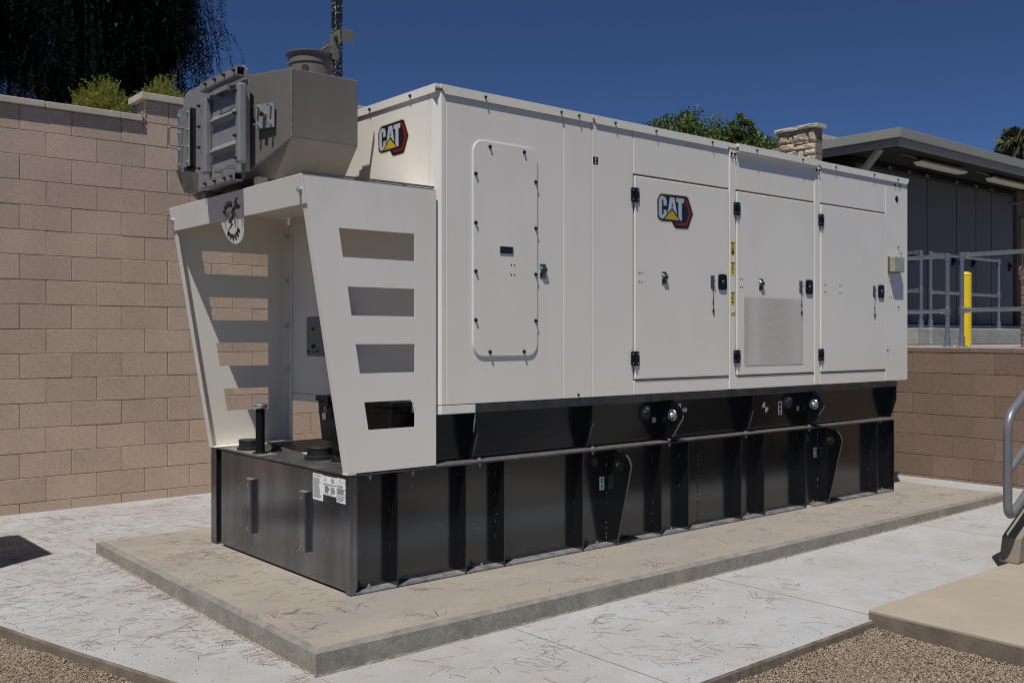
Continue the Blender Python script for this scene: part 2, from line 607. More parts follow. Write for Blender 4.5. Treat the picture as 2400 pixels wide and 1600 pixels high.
mb.build('pad_top', M_pad, pad)
# crumbly filler strip at the foot of the pad's near faces
mb = MB()
def filler(p0, p1, out, n):
    vv = []
    for i in range(n + 1):
        x = p0[0] + (p1[0] - p0[0]) * i / n
        y = p0[1] + (p1[1] - p0[1]) * i / n
        z = gz(x, y)
        w1 = 0.010 + random.uniform(-0.006, 0.006)
        h1 = 0.007 + random.uniform(-0.003, 0.005)
        vv += [(x, y, z + h1), (x + out[0] * w1 * .6, y + out[1] * w1 * .6, z + h1), (x + out[0] * w1, y + out[1] * w1, z - 0.002)]
    ff = []
    for i in range(n):
        a = i * 3
        ff += [(a, a + 3, a + 4, a + 1), (a + 1, a + 4, a + 5, a + 2)]
    mb.add(vv, ff)
filler((px0, py1), (px0, py0), (-1, 0), 170)
filler((px0, py0), (px1, py0), (0, -0.5), 170)
mb.build('edge_filler', M_grout, pad, kind='stuff')

# tan landing slab at the lower right
mb = MB()
mb.box(4.578, 12.0, 1.15, 2.655, -0.12, 0.065)
landing = mb.build('tan_landing', M_landing, bevel=0.008, segs=2)
landing['kind'] = 'structure'
mb = MB()
mb.box(4.572, 4.578, 1.15, 2.650, -0.10, 0.050)
mb.build('landing_edge', M_landside, landing)

# gravel bed: base sheet with real stones
mb = MB()
mb.add([(0.45, 1.0, -0.060), (4.60, 1.0, -0.060), (4.60, 2.64, -0.060), (2.0, 2.66, -0.060), (xl(8.9), 8.9, -0.060), (-0.4, 8.9, -0.060)], [(0, 1, 2, 3, 4, 5)])
gb = mb.build('gravel_bed', M_gravelbase)
gb['kind'] = 'structure'


def scatter_in(poly, n):
    P = np.array(poly)
    lo, hi = P.min(0), P.max(0)
    out = []
    tot = 0
    while tot < n:
        q = rng.uniform(lo, hi, (n * 2, 2))
        ins = np.zeros(len(q), bool)
        j = len(P) - 1
        for i in range(len(P)):
            c = ((P[i, 1] > q[:, 1]) != (P[j, 1] > q[:, 1])) & (q[:, 0] < (P[j, 0] - P[i, 0]) * (q[:, 1] - P[i, 1]) / (P[j, 1] - P[i, 1] + 1e-12) + P[i, 0])
            ins ^= c
            j = i
        out.append(q[ins])
        tot += ins.sum()
    return np.concatenate(out)[:n]


pr = scatter_in([(2.0, 2.62), (4.57, 2.62), (4.57, 1.45), (3.6, 1.45), (2.3, 2.0)], 44000)
pl = scatter_in([(1.20, 5.33), (1.56, 4.06), (1.80, 3.2), (1.2, 3.3), (0.85, 4.2), (0.75, 5.9), (1.02, 5.9)], 23000)
pp = np.concatenate([pr, pl])
st1 = np.stack([rng.uniform(2.2, 4.5, 90), 2.65 + rng.exponential(.07, 90)], 1)
sy = rng.uniform(3.9, 6.0, 70)
st2 = np.stack([xl(sy) + 0.02 + rng.exponential(.08, 70), sy], 1)
stray = np.concatenate([st1, st2])
K = len(pp)
octa = np.array([(1, 0, 0), (-1, 0, 0), (0, 1, 0), (0, -1, 0), (0, 0, 1), (0, 0, -1)], float)
of = np.array([(0, 2, 4), (2, 1, 4), (1, 3, 4), (3, 0, 4), (2, 0, 5), (1, 2, 5), (3, 1, 5), (0, 3, 5)])
sz = rng.uniform(0.0024, 0.0058, (K, 1, 3))
V = octa[None] * sz * rng.uniform(0.75, 1.25, (K, 6, 1))
q = rng.normal(size=(K, 4))
q /= np.linalg.norm(q, axis=1, keepdims=True)
a, b_, c_, d_ = q.T
R = np.stack([a*a+b_*b_-c_*c_-d_*d_, 2*(b_*c_-a*d_), 2*(b_*d_+a*c_), 2*(b_*c_+a*d_), a*a-b_*b_+c_*c_-d_*d_, 2*(c_*d_-a*b_), 2*(b_*d_-a*c_), 2*(c_*d_+a*b_), a*a-b_*b_-c_*c_+d_*d_], 1).reshape(K, 3, 3)
V = np.einsum('kij,kvj->kvi', R, V)
mound = 0.006 * np.sin(pp[:, 0] * 9) * np.cos(pp[:, 1] * 11)
# gravel lies a little higher where it meets the tan landing
rise = 0.030 * np.clip((pp[:, 0] - 3.0) / 1.6, 0, 1) * np.clip((pp[:, 1] - 1.2) / 1.4, 0, 1)
V += np.concatenate([pp, (-0.056 + mound + rise + rng.uniform(0, 0.008, K))[:, None]], 1)[:, None, :]
Ks = len(stray)
Vs_ = octa[None] * rng.uniform(0.002, 0.0042, (Ks, 1, 3)) * rng.uniform(0.75, 1.25, (Ks, 6, 1))
Vs_ += np.concatenate([stray, np.array([[gz(*q_) + 0.002] for q_ in stray])], 1)[:, None, :]
V = np.concatenate([V, Vs_])
K += Ks
F = (of[None] + (np.arange(K) * 6)[:, None, None]).reshape(-1, 3)
me = fast_mesh('gravel', V.reshape(-1, 3), F, 3, M_gravel)
g = obj_from(me, 'gravel')
tag(g, 'tan and grey pea gravel filling the two front corners beside the concrete', 'gravel', kind='stuff')

# raised ground behind the left wall
mb = MB()
mb.box(-30, 9.2, 8.96, 60, -0.09, 3.28)
o = mb.build('raised_planting_bank', M_earth)
o['kind'] = 'structure'
# upper platform behind the far retaining wall
mb = MB()
mb.box(9.58, 45, 1.0, 8.9, -0.09, 1.328)
plat = mb.build('upper_platform', M_platform)
plat['kind'] = 'structure'
mb = MB()
mb.box(13.64, 21.5, 6.92, 8.05, 1.329, 1.572)
mb.box(13.30, 13.638, 6.96, 8.9, 1.329, 1.570)
mb.build('platform_curb', M_curb, plat, bevel=0.012)
mb = MB()
mb.box(13.2, 24, 7.78, 8.9, 1.574, 1.64)
mb.build('door_threshold', M_platform, plat)

# ================================================================== BLOCK WALLS
def block_mesh(name, lx, ly, lz, m, seed, face='y'):
    """a concrete block with chipped bevelled arris; origin at centre"""
    r = random.Random(seed)
    b = MB()
    j = lambda s=0.0012: r.uniform(-s, s)
    bx, bz = 0.0025, 0.0025
    hx, hy, hz = lx / 2, ly / 2, lz / 2
    back = [(-hx, hy, -hz), (hx, hy, -hz), (hx, hy, hz), (-hx, hy, hz)]
    mid = [(-hx + j(), -hy + 0.003, -hz + j()), (hx + j(), -hy + 0.003, -hz + j()), (hx + j(), -hy + 0.003, hz + j()), (-hx + j(), -hy + 0.003, hz + j())]
    fr = [(-hx + bx + j(), -hy, -hz + bz + j()), (hx - bx + j(), -hy, -hz + bz + j()), (hx - bx + j(), -hy, hz - bz + j()), (-hx + bx + j(), -hy, hz - bz + j())]
    b.add(back + mid + fr, [(3, 2, 1, 0)[::-1][::-1], (0, 1, 5, 4), (1, 2, 6, 5), (2, 3, 7, 6), (3, 0, 4, 7),
                            (4, 5, 9, 8), (5, 6, 10, 9), (6, 7, 11, 10), (7, 4, 8, 11), (8, 9, 10, 11)])
    me = bpy.data.meshes.new(name)
    vv = b.v
    if face == 'x':                       # front towards -X : (x, y) -> (y, -x)
        vv = [(p[1], -p[0], p[2]) for p in vv]
    me.from_pydata(vv, [], b.f)
    me.materials.append(m)
    me.update()
    return me


BH = 0.2032
GAP = 0.0045
def lay_blocks(parent, face, plane, s0, s1, z0, z1, off0, m, thick=0.05, seed=1):
    """courses between z0 and z1; vertical joints at off0 + k*0.4064 (+ half each course)"""
    protos = [block_mesh('block', 0.4064 - GAP, thick, BH - GAP, m, seed * 10 + k, face) for k in range(8)]
    row = 0
    z = z0
    cnt = 0
    while z < z1 - 0.01:
        zt = min(z + BH, z1)
        first = z
        hh = zt - z
        off = off0 + (0.2032 if row % 2 else 0.0)
        k = math.floor((s0 - off) / 0.4064)
        s = off + k * 0.4064
        while s < s1 - 0.01:
            a, b = max(s, s0), min(s + 0.4064, s1)
            if b - a > 0.03:
                full = abs((b - a) - 0.4064) < 1e-4 and abs(hh - BH) < 1e-4
                me = random.choice(protos) if full else block_mesh('block', b - a - GAP, thick, hh - GAP, m, cnt + 77, face)
                ob = bpy.data.objects.new('block', me)
                COL.objects.link(ob)
                mid = (a + b) / 2
                prot = random.uniform(-0.0015, 0.0015)
                if face == 'y':
                    place(ob, (mid, plane + thick / 2 + prot, (z + zt) / 2), parent)
                else:
                    place(ob, (plane + thick / 2 + prot, mid, (z + zt) / 2), parent)
                cnt += 1
            s += 0.4064
        z = zt
        row += 1
    return cnt


WY = 8.715
wall = thing('block_wall', 'tall pinkish split-face block wall with pale cap running behind the generator', 'wall', (3.0, WY + 0.1, 0))
# courses: bottom half course 0..0.084 then full ones
c1 = lay_blocks(wall, 'y', WY, 1.55, 5.15, -0.1192, 3.316 + 0.016, 2.067, M_block, seed=1)
mb = MB()
mb.box(-3.0, 9.40, WY + 0.006, 8.95, -0.1, 3.30)
mb.build('mortar', M_mortar, wall)
# raised section blocks
c2 = lay_blocks(wall, 'y', WY, 3.085, 5.15, 3.3328, 3.528, 3.292, M_block, seed=3)
mb = MB()
mb.box(3.085 + 0.006, 9.4, WY + 0.006, 8.95, 3.30, 3.52)
mb.box(4.6, 9.4, WY + 0.004, 8.95, 3.52, 3.74)
mb.build('mortar', M_mortar, wall)
# stretches outside the part that can be told apart: joined blocks
mb = MB()
for z in [0.084 + BH * k for k in range(-1, 16)]:
    kk = round((z - 0.084) / BH)
    for i in range(-12, 20):
        s = 2.067 + 0.4064 * i + (0.2032 if kk % 2 else 0)
        if s + 0.2 < 1.55 - 0.2 or (s > 5.15 and s + 0.4 < 9.4):
            mb.box(s + GAP / 2, s + 0.4064 - GAP / 2, WY, WY + 0.03, max(z, -0.02) + GAP / 2, z + BH - GAP / 2)
mb.build('far_blocks', M_block, wall, kind='stuff')
# cap stones
def capstone(x0, x1, z0, z1, y0=WY - 0.034, y1=8.99, m=M_cap, parent=wall):
    b = MB()
    b.box(x0 + 0.003, x1 - 0.003, y0 + random.uniform(-0.001, 0.001), y1, z0, z1)
    return b.build('cap_stone', m, parent, bevel=0.004)
for x0, x1 in ((-1.3, -0.3), (-0.3, 0.35), (0.35, 0.985), (0.985, 1.62), (1.62, 2.258), (2.258, 2.868), (2.868, 3.055)):
    capstone(x0, x1, 3.334, 3.386)
for x0, x1 in ((3.035, 3.66), (3.66, 4.27), (4.27, 4.62)):
    capstone(x0, x1, 3.530, 3.590, y1=9.02)
for x0, x1 in ((4.58, 5.3), (5.3, 6.2), (6.2, 7.1), (7.1, 8.1), (8.1, 9.40)):
    capstone(x0, x1, 3.742, 3.800)
# broken mortar lump where the low cap meets the raised pier
for k in range(16):
    b = MB()
    b.cyl((0, 0, -0.006), (0.002, 0, 0.006), 0.009, 7, 0.006)
    lm = b.build('mortar_lump', M_grout, wall)
    t = k / 15
    WLOC[lm.name] = Vector((0, 0, 0))
    lm.location = Vector((3.066 + random.uniform(-0.010, 0.012) - 0.045 * (k % 4 == 0) * (t > .6), WY - 0.004 + random.uniform(-0.012, 0.008), 3.30 + 0.125 * t)) - WLOC[wall.name]
    lm.rotation_euler = (random.uniform(0, 3), random.uniform(0, 3), random.uniform(0, 3))

BX = 9.42
rwall = thing('retaining_wall', 'low brown block retaining wall at the far end below the railings', 'wall', (BX + 0.1, 4.8, 0))
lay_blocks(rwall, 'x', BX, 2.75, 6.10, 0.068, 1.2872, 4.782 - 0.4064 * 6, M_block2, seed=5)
mb = MB()
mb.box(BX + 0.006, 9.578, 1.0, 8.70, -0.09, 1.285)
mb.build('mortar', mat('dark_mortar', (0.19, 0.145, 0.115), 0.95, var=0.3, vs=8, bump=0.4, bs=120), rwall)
mb = MB()
mb.box(BX - 0.016, BX + 0.004, 2.66, 8.70, -0.05, 0.066)
mb.build('footing', M_block2, rwall, bevel=0.004)
y = 2.4
while y < 6.6:
    L_ = random.choice([0.28, 0.40, 0.40, 0.53])
    b = MB()
    b.box(BX - 0.004, 9.62, y + 0.003, y + L_ - 0.003, 1.290, 1.336)
    b.build('cap_block', M_block2, rwall, bevel=0.003)
    y += L_
b = MB()
b.box(BX - 0.004, 9.62, 6.62, 8.7, 1.290, 1.336)
b.box(BX - 0.004, 9.62, 1.0, 2.39, 1.290, 1.336)
b.build('cap_run', M_block2, rwall, kind='stuff')
mb = MB()
for k in range(-1, 6):
    z = 0.068 + BH * k
    for i in range(-4, 14):
        s = 4.782 - 0.4064 * 6 + 0.4064 * i + (0.2032 if (k % 2) else 0)
        if 6.10 < s < 8.3 or 1.0 < s < 2.3:
            mb.box(BX, BX + 0.02, s + GAP / 2, s + 0.4064 - GAP / 2, max(z, 0) + GAP / 2, z + BH - GAP / 2)
mb.build('far_blocks', M_block2, rwall, kind='stuff')

# ================================================================== FUEL TANK
YW = YS + 0.080
tank = thing('fuel_tank', 'long glossy black steel base tank with vertical ribs standing on the concrete pad', 'tank', (5.3, 5.3, PZ))
TX0, TX1, TY1, TZ = 2.600, 7.982, 6.130, 0.735
mb = MB()
mb.box(2.66, TX1 - 0.004, YW, TY1, PZ + 0.004, TZ - 0.012)
mb.build('body', M_black, tank)
# front plate with end posts
mb = MB()
mb.box(2.606, 2.66, 4.42, 6.00, PZ + 0.012, TZ - 0.016)
mb.build('front_plate', M_blackf, tank, bevel=0.003)
mb = MB()
mb.box(2.598, 2.607, 4.388, 4.440, PZ + 0.003, TZ - 0.012)
mb.box(2.607, 2.632, 4.388, 4.396, PZ + 0.003, TZ - 0.012)
mb.build('corner_post', M_blackf, tank, bevel=0.002)
mb = MB()
mb.box(2.596, 2.606, 6.055, 6.136, PZ + 0.003, TZ - 0.006)
mb.box(2.606, 2.66, 6.060, 6.066, PZ + 0.003, TZ - 0.012)
mb.build('corner_post', M_blackf, tank, bevel=0.002)
# tank top plate
mb = MB()
mb.box(2.598, 3.60, 4.40, 6.13, TZ - 0.012, TZ - 0.002)
mb.build('top_plate', M_blacktop, tank, bevel=0.002)
# top flange along the side (bare worn edge catches light)
M_edge = mat('worn_flange_edge', (0.33, 0.30, 0.265), 0.35, metal=0.6, var=0.3, vs=25, bump=0.1)
mb = MB()
mb.box(3.135, 5.045, YS - 0.008, YW + 0.01, TZ, TZ + 0.008)
mb.box(5.145, 6.74, YS - 0.008, YW + 0.01, TZ, TZ + 0.008)
mb.box(6.84, 7.99, YS - 0.008, YW + 0.01, TZ, TZ + 0.008)
mb.build('top_flange', M_edge, tank, bevel=0.001)
mb = MB()
mb.box(2.60, 7.985, YS - 0.002, YW + 0.02, TZ - 0.010, TZ - 0.001)
mb.build('deck_edge', M_blackf, tank, bevel=0.001)
# ribs
ribs = (2.886, 3.340, 3.618, 4.250, 4.980, 5.256, 5.842, 6.116, 6.655, 7.704, 7.974)
b = MB()
b.prism([(YS, PZ + 0.004), (YW + 0.005, PZ + 0.004), (YW + 0.005, TZ - 0.012), (YS, TZ - 0.012)], lambda u, v, a: (a, u, v), 0, 0.008)
rib0 = b.build('rib', M_black, tank, bevel=0.002)
rib0.location = Vector((ribs[0], (YS + YW) / 2, (PZ + TZ) / 2)) - WLOC[tank.name]
for x in ribs[1:]:
    copy_at(rib0, (x, (YS + YW) / 2, (PZ + TZ) / 2), tank)
# weld beads at the foot of each rib: small irregular dabs
mb = MB()
for x in ribs + (4.535, 5.451, 6.94):
    z = PZ + 0.03
    while z < TZ - 0.05:
        L_ = random.uniform(0.006, 0.022)
        if random.random() < 0.5:
            mb.cyl((x - 0.002, YW - 0.0015, z), (x - 0.002, YW - 0.0015, z + L_), random.uniform(0.0011, 0.0026), 5)
        z += L_ + random.uniform(0.006, 0.03)
mb.build('weld_bead', M_weld, tank, kind='stuff')
# bottom flange, notched between the ribs
cuts = [2.62] + list(ribs)
for i in range(len(cuts) - 1):
    x0, x1 = cuts[i] + 0.01, cuts[i + 1] - 0.004
    if x1 - x0 < 0.05:
        continue
    b = MB()
    c_ = 0.055
    if i in (6, 9):
        x0 += 0.10 if i == 9 else 0.0
    b.prism([(x0, YS + 0.0), (x1, YS + 0.0), (x1, YW), (x0 + c_, YW), (x0, YS + 0.02)], lambda u, v, a: (u, v, a), PZ + 0.003, PZ + 0.012)
    b.build('bottom_flange', M_blackdust, tank, bevel=0.001)
# thin tank wall seam
mb = MB()
mb.box(5.449, 5.453, YW - 0.0025, YW, PZ + 0.02, TZ - 0.02)
mb.build('seam', M_black, tank)
# lifting lugs
def lug(x, prof, hole, r, name='lifting_lug', t=0.020):
    n = 20
    hp = [(hole[0] + r * math.cos(2 * math.pi * k / n), hole[1] + r * math.sin(2 * math.pi * k / n)) for k in range(n)]
    bm = bmesh.new()
    o_ = [bm.verts.new((x, u, v)) for u, v in prof]
    h_ = [bm.verts.new((x, u, v)) for u, v in hp]
    es = [bm.edges.new((o_[i], o_[(i + 1) % len(o_)])) for i in range(len(o_))] + [bm.edges.new((h_[i], h_[(i + 1) % n])) for i in range(n)]
    bmesh.ops.triangle_fill(bm, edges=es, use_beauty=True)
    r_ = bmesh.ops.extrude_face_region(bm, geom=bm.faces[:])
    bmesh.ops.translate(bm, vec=(t, 0, 0), verts=[v for v in r_['geom'] if isinstance(v, bmesh.types.BMVert)])
    bmesh.ops.recalc_face_normals(bm, faces=bm.faces[:])
    me = bpy.data.meshes.new(name)
    bm.to_mesh(me)
    bm.free()
    me.materials.append(M_black)
    return me
LZ = 0.012
for x in (4.535, 6.945):
    prof = [(YW + 0.005, PZ + 0.004), (4.378, PZ + 0.004), (4.262, 0.598), (4.257, 0.632), (4.272, 0.668), (4.300, 0.696), (4.335, 0.711), (4.392, 0.726), (YW + 0.005, 0.722)]
    me = lug(x, prof, (4.349, 0.621), 0.031)
    obj_from(me, 'lifting_lug', tank)
    b = MB()                                   # bright ground edge of the plate
    pe = [(4.3765, PZ + 0.01), (4.2605, 0.598), (4.2555, 0.632), (4.2705, 0.669), (4.2985, 0.698)]
    for (u0, v0), (u1, v1) in zip(pe, pe[1:]):
        b.add([(x + 0.001, u0, v0), (x + 0.019, u0, v0), (x + 0.019, u1, v1), (x + 0.001, u1, v1)], [(0, 1, 2, 3)])
    b.build('lug_edge', mat('lug_edge_wear', (0.10, 0.095, 0.09), 0.4, metal=0.3), tank)
# flange bolts
for i, (x, z) in enumerate([(2.725, .716), (2.993, .713), (3.451, .722), (4.355, .722), (5.080, .722), (5.923, .722), (6.730, .722), (7.789, .728)]):
    b = MB()
    b.cyl((x, YS + 0.022, z - 0.020), (x, YS + 0.022, TZ - 0.008), 0.0065, 8)
    b.cyl((x, YS + 0.022, z - 0.010), (x, YS + 0.022, z + 0.004), 0.0115, 6)
    if i > 1:
        b.cyl((x, YS + 0.022, TZ + 0.008), (x, YS + 0.022, TZ + 0.019), 0.0115, 6)
    b.build('flange_bolt', mat('dull_bolt', (0.36, 0.34, 0.30), 0.45, metal=0.5, var=0.3, vs=90) if i == 0 else MATS['dull_bolt'], tank)
for x in (2.725, 3.475, 4.40, 5.11, 5.955, 6.80, 7.84):
    b = MB()
    b.cyl((x, YS + 0.030, PZ + 0.011), (x, YS + 0.030, PZ + 0.040), 0.0065, 8)
    b.cyl((x, YS + 0.030, PZ + 0.011), (x, YS + 0.030, PZ + 0.015), 0.017, 14)
    b.cyl((x, YS + 0.030, PZ + 0.015), (x, YS + 0.030, PZ + 0.026), 0.0115, 6)
    b.build('anchor_bolt', MATS['dull_bolt'], tank)
# two hanging channel brackets on the front plate
for yc, z0, z1 in ((5.545, .262, .585), (4.870, .262, .590)):
    b = MB()
    b.box(2.583, 2.606, yc - 0.026, yc - 0.021, z0, z1)
    b.box(2.580, 2.5835, yc - 0.026, yc + 0.040, z0, z1)
    b.box(2.584, 2.606, yc + 0.035, yc + 0.040, z0, z1)
    br = b.build('channel_bracket', M_blackf, tank, bevel=0.0025, segs=2)
    b = MB()
    b.box(2.581, 2.606, yc - 0.025, yc + 0.039, z1 + 0.0005, z1 + 0.005)
    b.build('bracket_top', MATS.get('bare_top') or mat('bare_top', (0.5, 0.49, 0.47), 0.4, metal=0.6), br)
    for zz_ in (z0 + 0.03, z1 - 0.035):
        h = MB()
        h.cyl((2.5797, yc + 0.014, zz_), (2.5790, yc + 0.014, zz_), 0.008, 12)
        h.cyl((2.5790, yc + 0.012, zz_ - 0.003), (2.5785, yc + 0.012, zz_ - 0.003), 0.004, 8)
        h.build('bolt_hole', M_steel if False else MATS['dull_bolt'], br)
# data labels on the front plate (text too small to read: ruled lines)
FXL = FX(2.6055)
def label_part(parent, name, fn, u0, u1, z0, z1, base, marks, t=0.0008, lab=None):
    b = MB()
    b.prism([(u0, z0), (u1, z0), (u1, z1), (u0, z1)], fn, 0, t)
    L0 = b.build(name, base, parent, label=lab)
    bym = {}
    for m_, poly in marks:
        bym.setdefault(m_, MB()).prism(poly, fn, t + 0.0002, t + 0.0008)
    for m_, q in bym.items():
        q.build('print', MATS[m_], L0)
    return L0
def rect(a, b, c, d):
    return [(a, c), (b, c), (b, d), (a, d)]
def lines(u0, u1, z0, z1, n, th=0.0016, m='label_ink', jit=True):
    out = []
    for k in range(n):
        z = z0 + (z1 - z0) * (k + 0.5) / n
        e_ = (u1 - u0) * random.uniform(0, 0.35) if jit else 0
        out.append((m, rect(u0 + e_, u1, z, z + th)))
    return out
def text_part(txt, size, fn, u, v, m, parent, flip=True, name='lettering', ext=0.0006, a=0.001, font_shear=0.0):
    cu = bpy.data.curves.new('lettering', 'FONT')
    cu.body = txt
    cu.size = size
    cu.align_x = 'CENTER'
    cu.align_y = 'CENTER'
    cu.resolution_u = 3
    to = bpy.data.objects.new('tmp', cu)
    COL.objects.link(to)
    dg = bpy.context.evaluated_depsgraph_get()
    me = bpy.data.meshes.new_from_object(to.evaluated_get(dg))
    bpy.data.objects.remove(to)
    vv = [v_.co.copy() for v_ in me.vertices]
    ff = [tuple(p.vertices) for p in me.polygons]
    b = MB()
    s_ = -1 if flip else 1
    b.add([fn(u + s_ * p.x, v + p.y, a) for p in vv], [f[::-1] if flip else f for f in ff])
    return b.build(name, m, parent)
mk = lines(4.700, 4.790, .572, .682, 22, 0.0014)
mk += [('label_ink', [(4.787, .690), (4.779, .690), (4.783, .699)]), ('label_ink', [(4.707, .690), (4.699, .690), (4.703, .699)])]
lb = label_part(tank, 'warning_label', FXL, 4.686, 4.797, .562, .704, M_white, mk)
text_part('Warning', 0.017, FXL, 4.743, .695, M_ink, lb, a=0.0018)
mk = lines(4.556, 4.60, .668, .692, 4, 0.0025) + lines(4.552, 4.600, .612, .648, 9, 0.0014) + lines(4.612, 4.665, .612, .650, 12, 0.0011) + lines(4.55, 4.67, .603, .609, 1)
mk += [('label_ink', rect(4.545, 4.682, .656, .660)), ('label_ink', rect(4.605, 4.6065, .61, .65))]
lb = label_part(tank, 'data_label', FXL, 4.543, 4.684, .600, .700, M_white, mk)
text_part('UL', 0.026, FXL, 4.660, .682, M_ink, lb, a=0.0018)
mk = lines(4.452, 4.535, .652, .668, 3, 0.0016) + lines(4.452, 4.535, .618, .644, 7, 0.0013) + lines(4.455, 4.532, .581, .604, 3, 0.0030)
mk += [('label_ink', rect(4.448, 4.539, .646, .649)), ('label_ink', rect(4.448, 4.539, .609, .612))]
lb = label_part(tank, 'listing_label', FXL, 4.447, 4.5405, .576, .704, M_white, mk)
text_part('UL', 0.014, FXL, 4.505, .688, M_ink, lb, a=0.0018)
text_part('UL 142', 0.010, FXL, 4.472, .684, M_ink, lb, a=0.0018)
b = MB()
for k in range(24):
    t0, t1 = 2 * math.pi * k / 24, 2 * math.pi * (k + 1) / 24
    b.add([FXL(4.505 + r_ * math.cos(t_), .688 + r_ * math.sin(t_), 0.0018) for r_, t_ in ((.0115, t0), (.0125, t0), (.0125, t1), (.0115, t1))], [(3, 2, 1, 0)])
b.build('print', M_ink, lb)
# fill caps, vent pipe, small fittings on the tank top
TT = TZ - 0.002
for cx_, cy_, r_, h_ in ((2.700, 5.790, 0.070, 0.066), (2.815, 5.105, 0.078, 0.072)):
    b = MB()
    b.lathe((cx_, cy_, TT), [(r_ * 1.10, 0), (r_ * 1.10, h_ * .28), (r_ * 1.04, h_ * .30), (r_ * .93, h_ * .34), (r_ * .93, h_ * .80), (r_ * .955, h_ * .82), (r_ * .955, h_ * .97), (r_ * .93, h_)], 36)
    b.build('fill_cap', M_rubber, tank, smooth=True)
b = MB()
b.lathe((2.660, 5.555, TT), [(0.048, 0), (0.048, 0.008), (0.030, 0.014), (0.0275, 0.03), (0.0275, 0.275)], 24)
vp = b.build('vent_pipe', M_plastic, tank, smooth=True)
b = MB()
b.lathe((2.660, 5.555, TT), [(0.028, 0.272), (0.040, 0.278), (0.046, 0.288), (0.045, 0.298), (0.035, 0.308), (0.012, 0.313)], 24)
b.build('vent_cap', M_steel, vp, smooth=True)
b = MB()
b.lathe((2.80, 5.62, TT), [(0.034, 0), (0.034, 0.014), (0.026, 0.018), (0.026, 0.028), (0.034, 0.030), (0.034, 0.044), (0.02, 0.05)], 20)
b.build('small_cap', M_rubber, tank, smooth=True)
b = MB()
b.cyl((2.80, 4.905, TT + 0.012), (2.87, 4.89, TT + 0.014), 0.016, 8)
b.cyl((2.83, 4.90, TT), (2.83, 4.90, TT + 0.03), 0.020, 6)
b.cyl((2.79, 4.93, TT + 0.01), (2.83, 4.97, TT + 0.016), 0.010, 8)
b.build('pipe_fitting', M_blackf, tank)
b = MB()
b.box(2.87, 2.95, 5.28, 5.42, TT, TT + 0.002)
b.build('deck_label', M_white, tank)
b = MB()
for y0_, y1_ in ((5.44, 5.72),):
    b.box(2.61, 2.72, y0_, y1_ + 0.25, TT, TT + 0.003)
b.build('cap_base_plate', mat('pale_dust', (0.24, 0.225, 0.20), 0.6, var=0.35, vs=8), tank)
# stickers on ribs/web
M3 = FS(YW)
def green_tag(x0, x1, z0, z1):
    cx_, hz_ = (x0 + x1) / 2, z1 - z0
    mk = []
    for (cz, ro, ri) in ((z1 - hz_ * .27, 0.018, 0.007), (z0 + hz_ * .24, 0.015, 0.006)):
        for k in range(12):
            if cz < (z0 + z1) / 2 and k in (9, 10, 11, 0):
                pass
            t0, t1 = 2 * math.pi * k / 12, 2 * math.pi * (k + 1) / 12
            mk.append(('label_green', [(cx_ + ro * math.cos(t0) * .8, cz + ro * math.sin(t0)), (cx_ + ro * math.cos(t1) * .8, cz + ro * math.sin(t1)),
                                       (cx_ + ri * math.cos(t1) * .8, cz + ri * math.sin(t1)), (cx_ + ri * math.cos(t0) * .8, cz + ri * math.sin(t0))]))
    mk.append(('label_green', rect(cx_ - .003, cx_ + .003, z0 + hz_ * .38, z1 - hz_ * .42)))
    label_part(tank, 'hook_label', M3, x0, x1, z0, z1, M_white, mk)
green_tag(4.473, 4.515, .460, .545)
green_tag(6.881, 6.921, .482, .559)

# ================================================================== BASE SKID
YK = YS + 0.115
skid = thing('base_skid', 'glossy black steel skid rail between the tank and the cream generator cabin', 'base frame', (5.7, 5.3, TZ + .008))
SB, ST = TZ + 0.009, 1.062
mb = MB()
mb.box(3.15, 8.02, YK, 4.62, SB, ST - 0.003)
mb.box(3.62, 8.02, 5.9, 6.02, SB, ST - 0.003)
mb.box(7.9, 8.02, 4.62, 5.9, SB, ST - 0.003)
mb.box(3.62, 3.72, 4.62, 5.9, SB, ST - 0.003)
mb.build('web', M_black, skid)
mb = MB()
mb.box(3.411, 8.036, YS + 0.0, YK + 0.01, ST - 0.048, ST)
mb.build('top_band', M_bandblk, skid, bevel=0.006, segs=2)
def urib(x, top_y=YS + 0.004):
    b = MB()
    b.prism([(top_y, ST - 0.048), (top_y, 0.90), (YS + 0.055, SB + 0.001), (YK + 0.004, SB + 0.001), (YK + 0.004, ST - 0.048)], lambda u, v, a: (a, u, v), x, x + 0.009)
    return b.build('rib', M_black, skid, bevel=0.001)
for x in (3.42, 4.335, 5.985, 8.022):
    urib(x)
b = MB()
b.tube([(3.416, YS + 0.012, ST - 0.05), (3.412, YS + 0.016, .97), (3.415, YS + 0.03, .90)], [0.004, 0.006, 0.002], 6)
b.build('weld_bead', M_weld, skid)
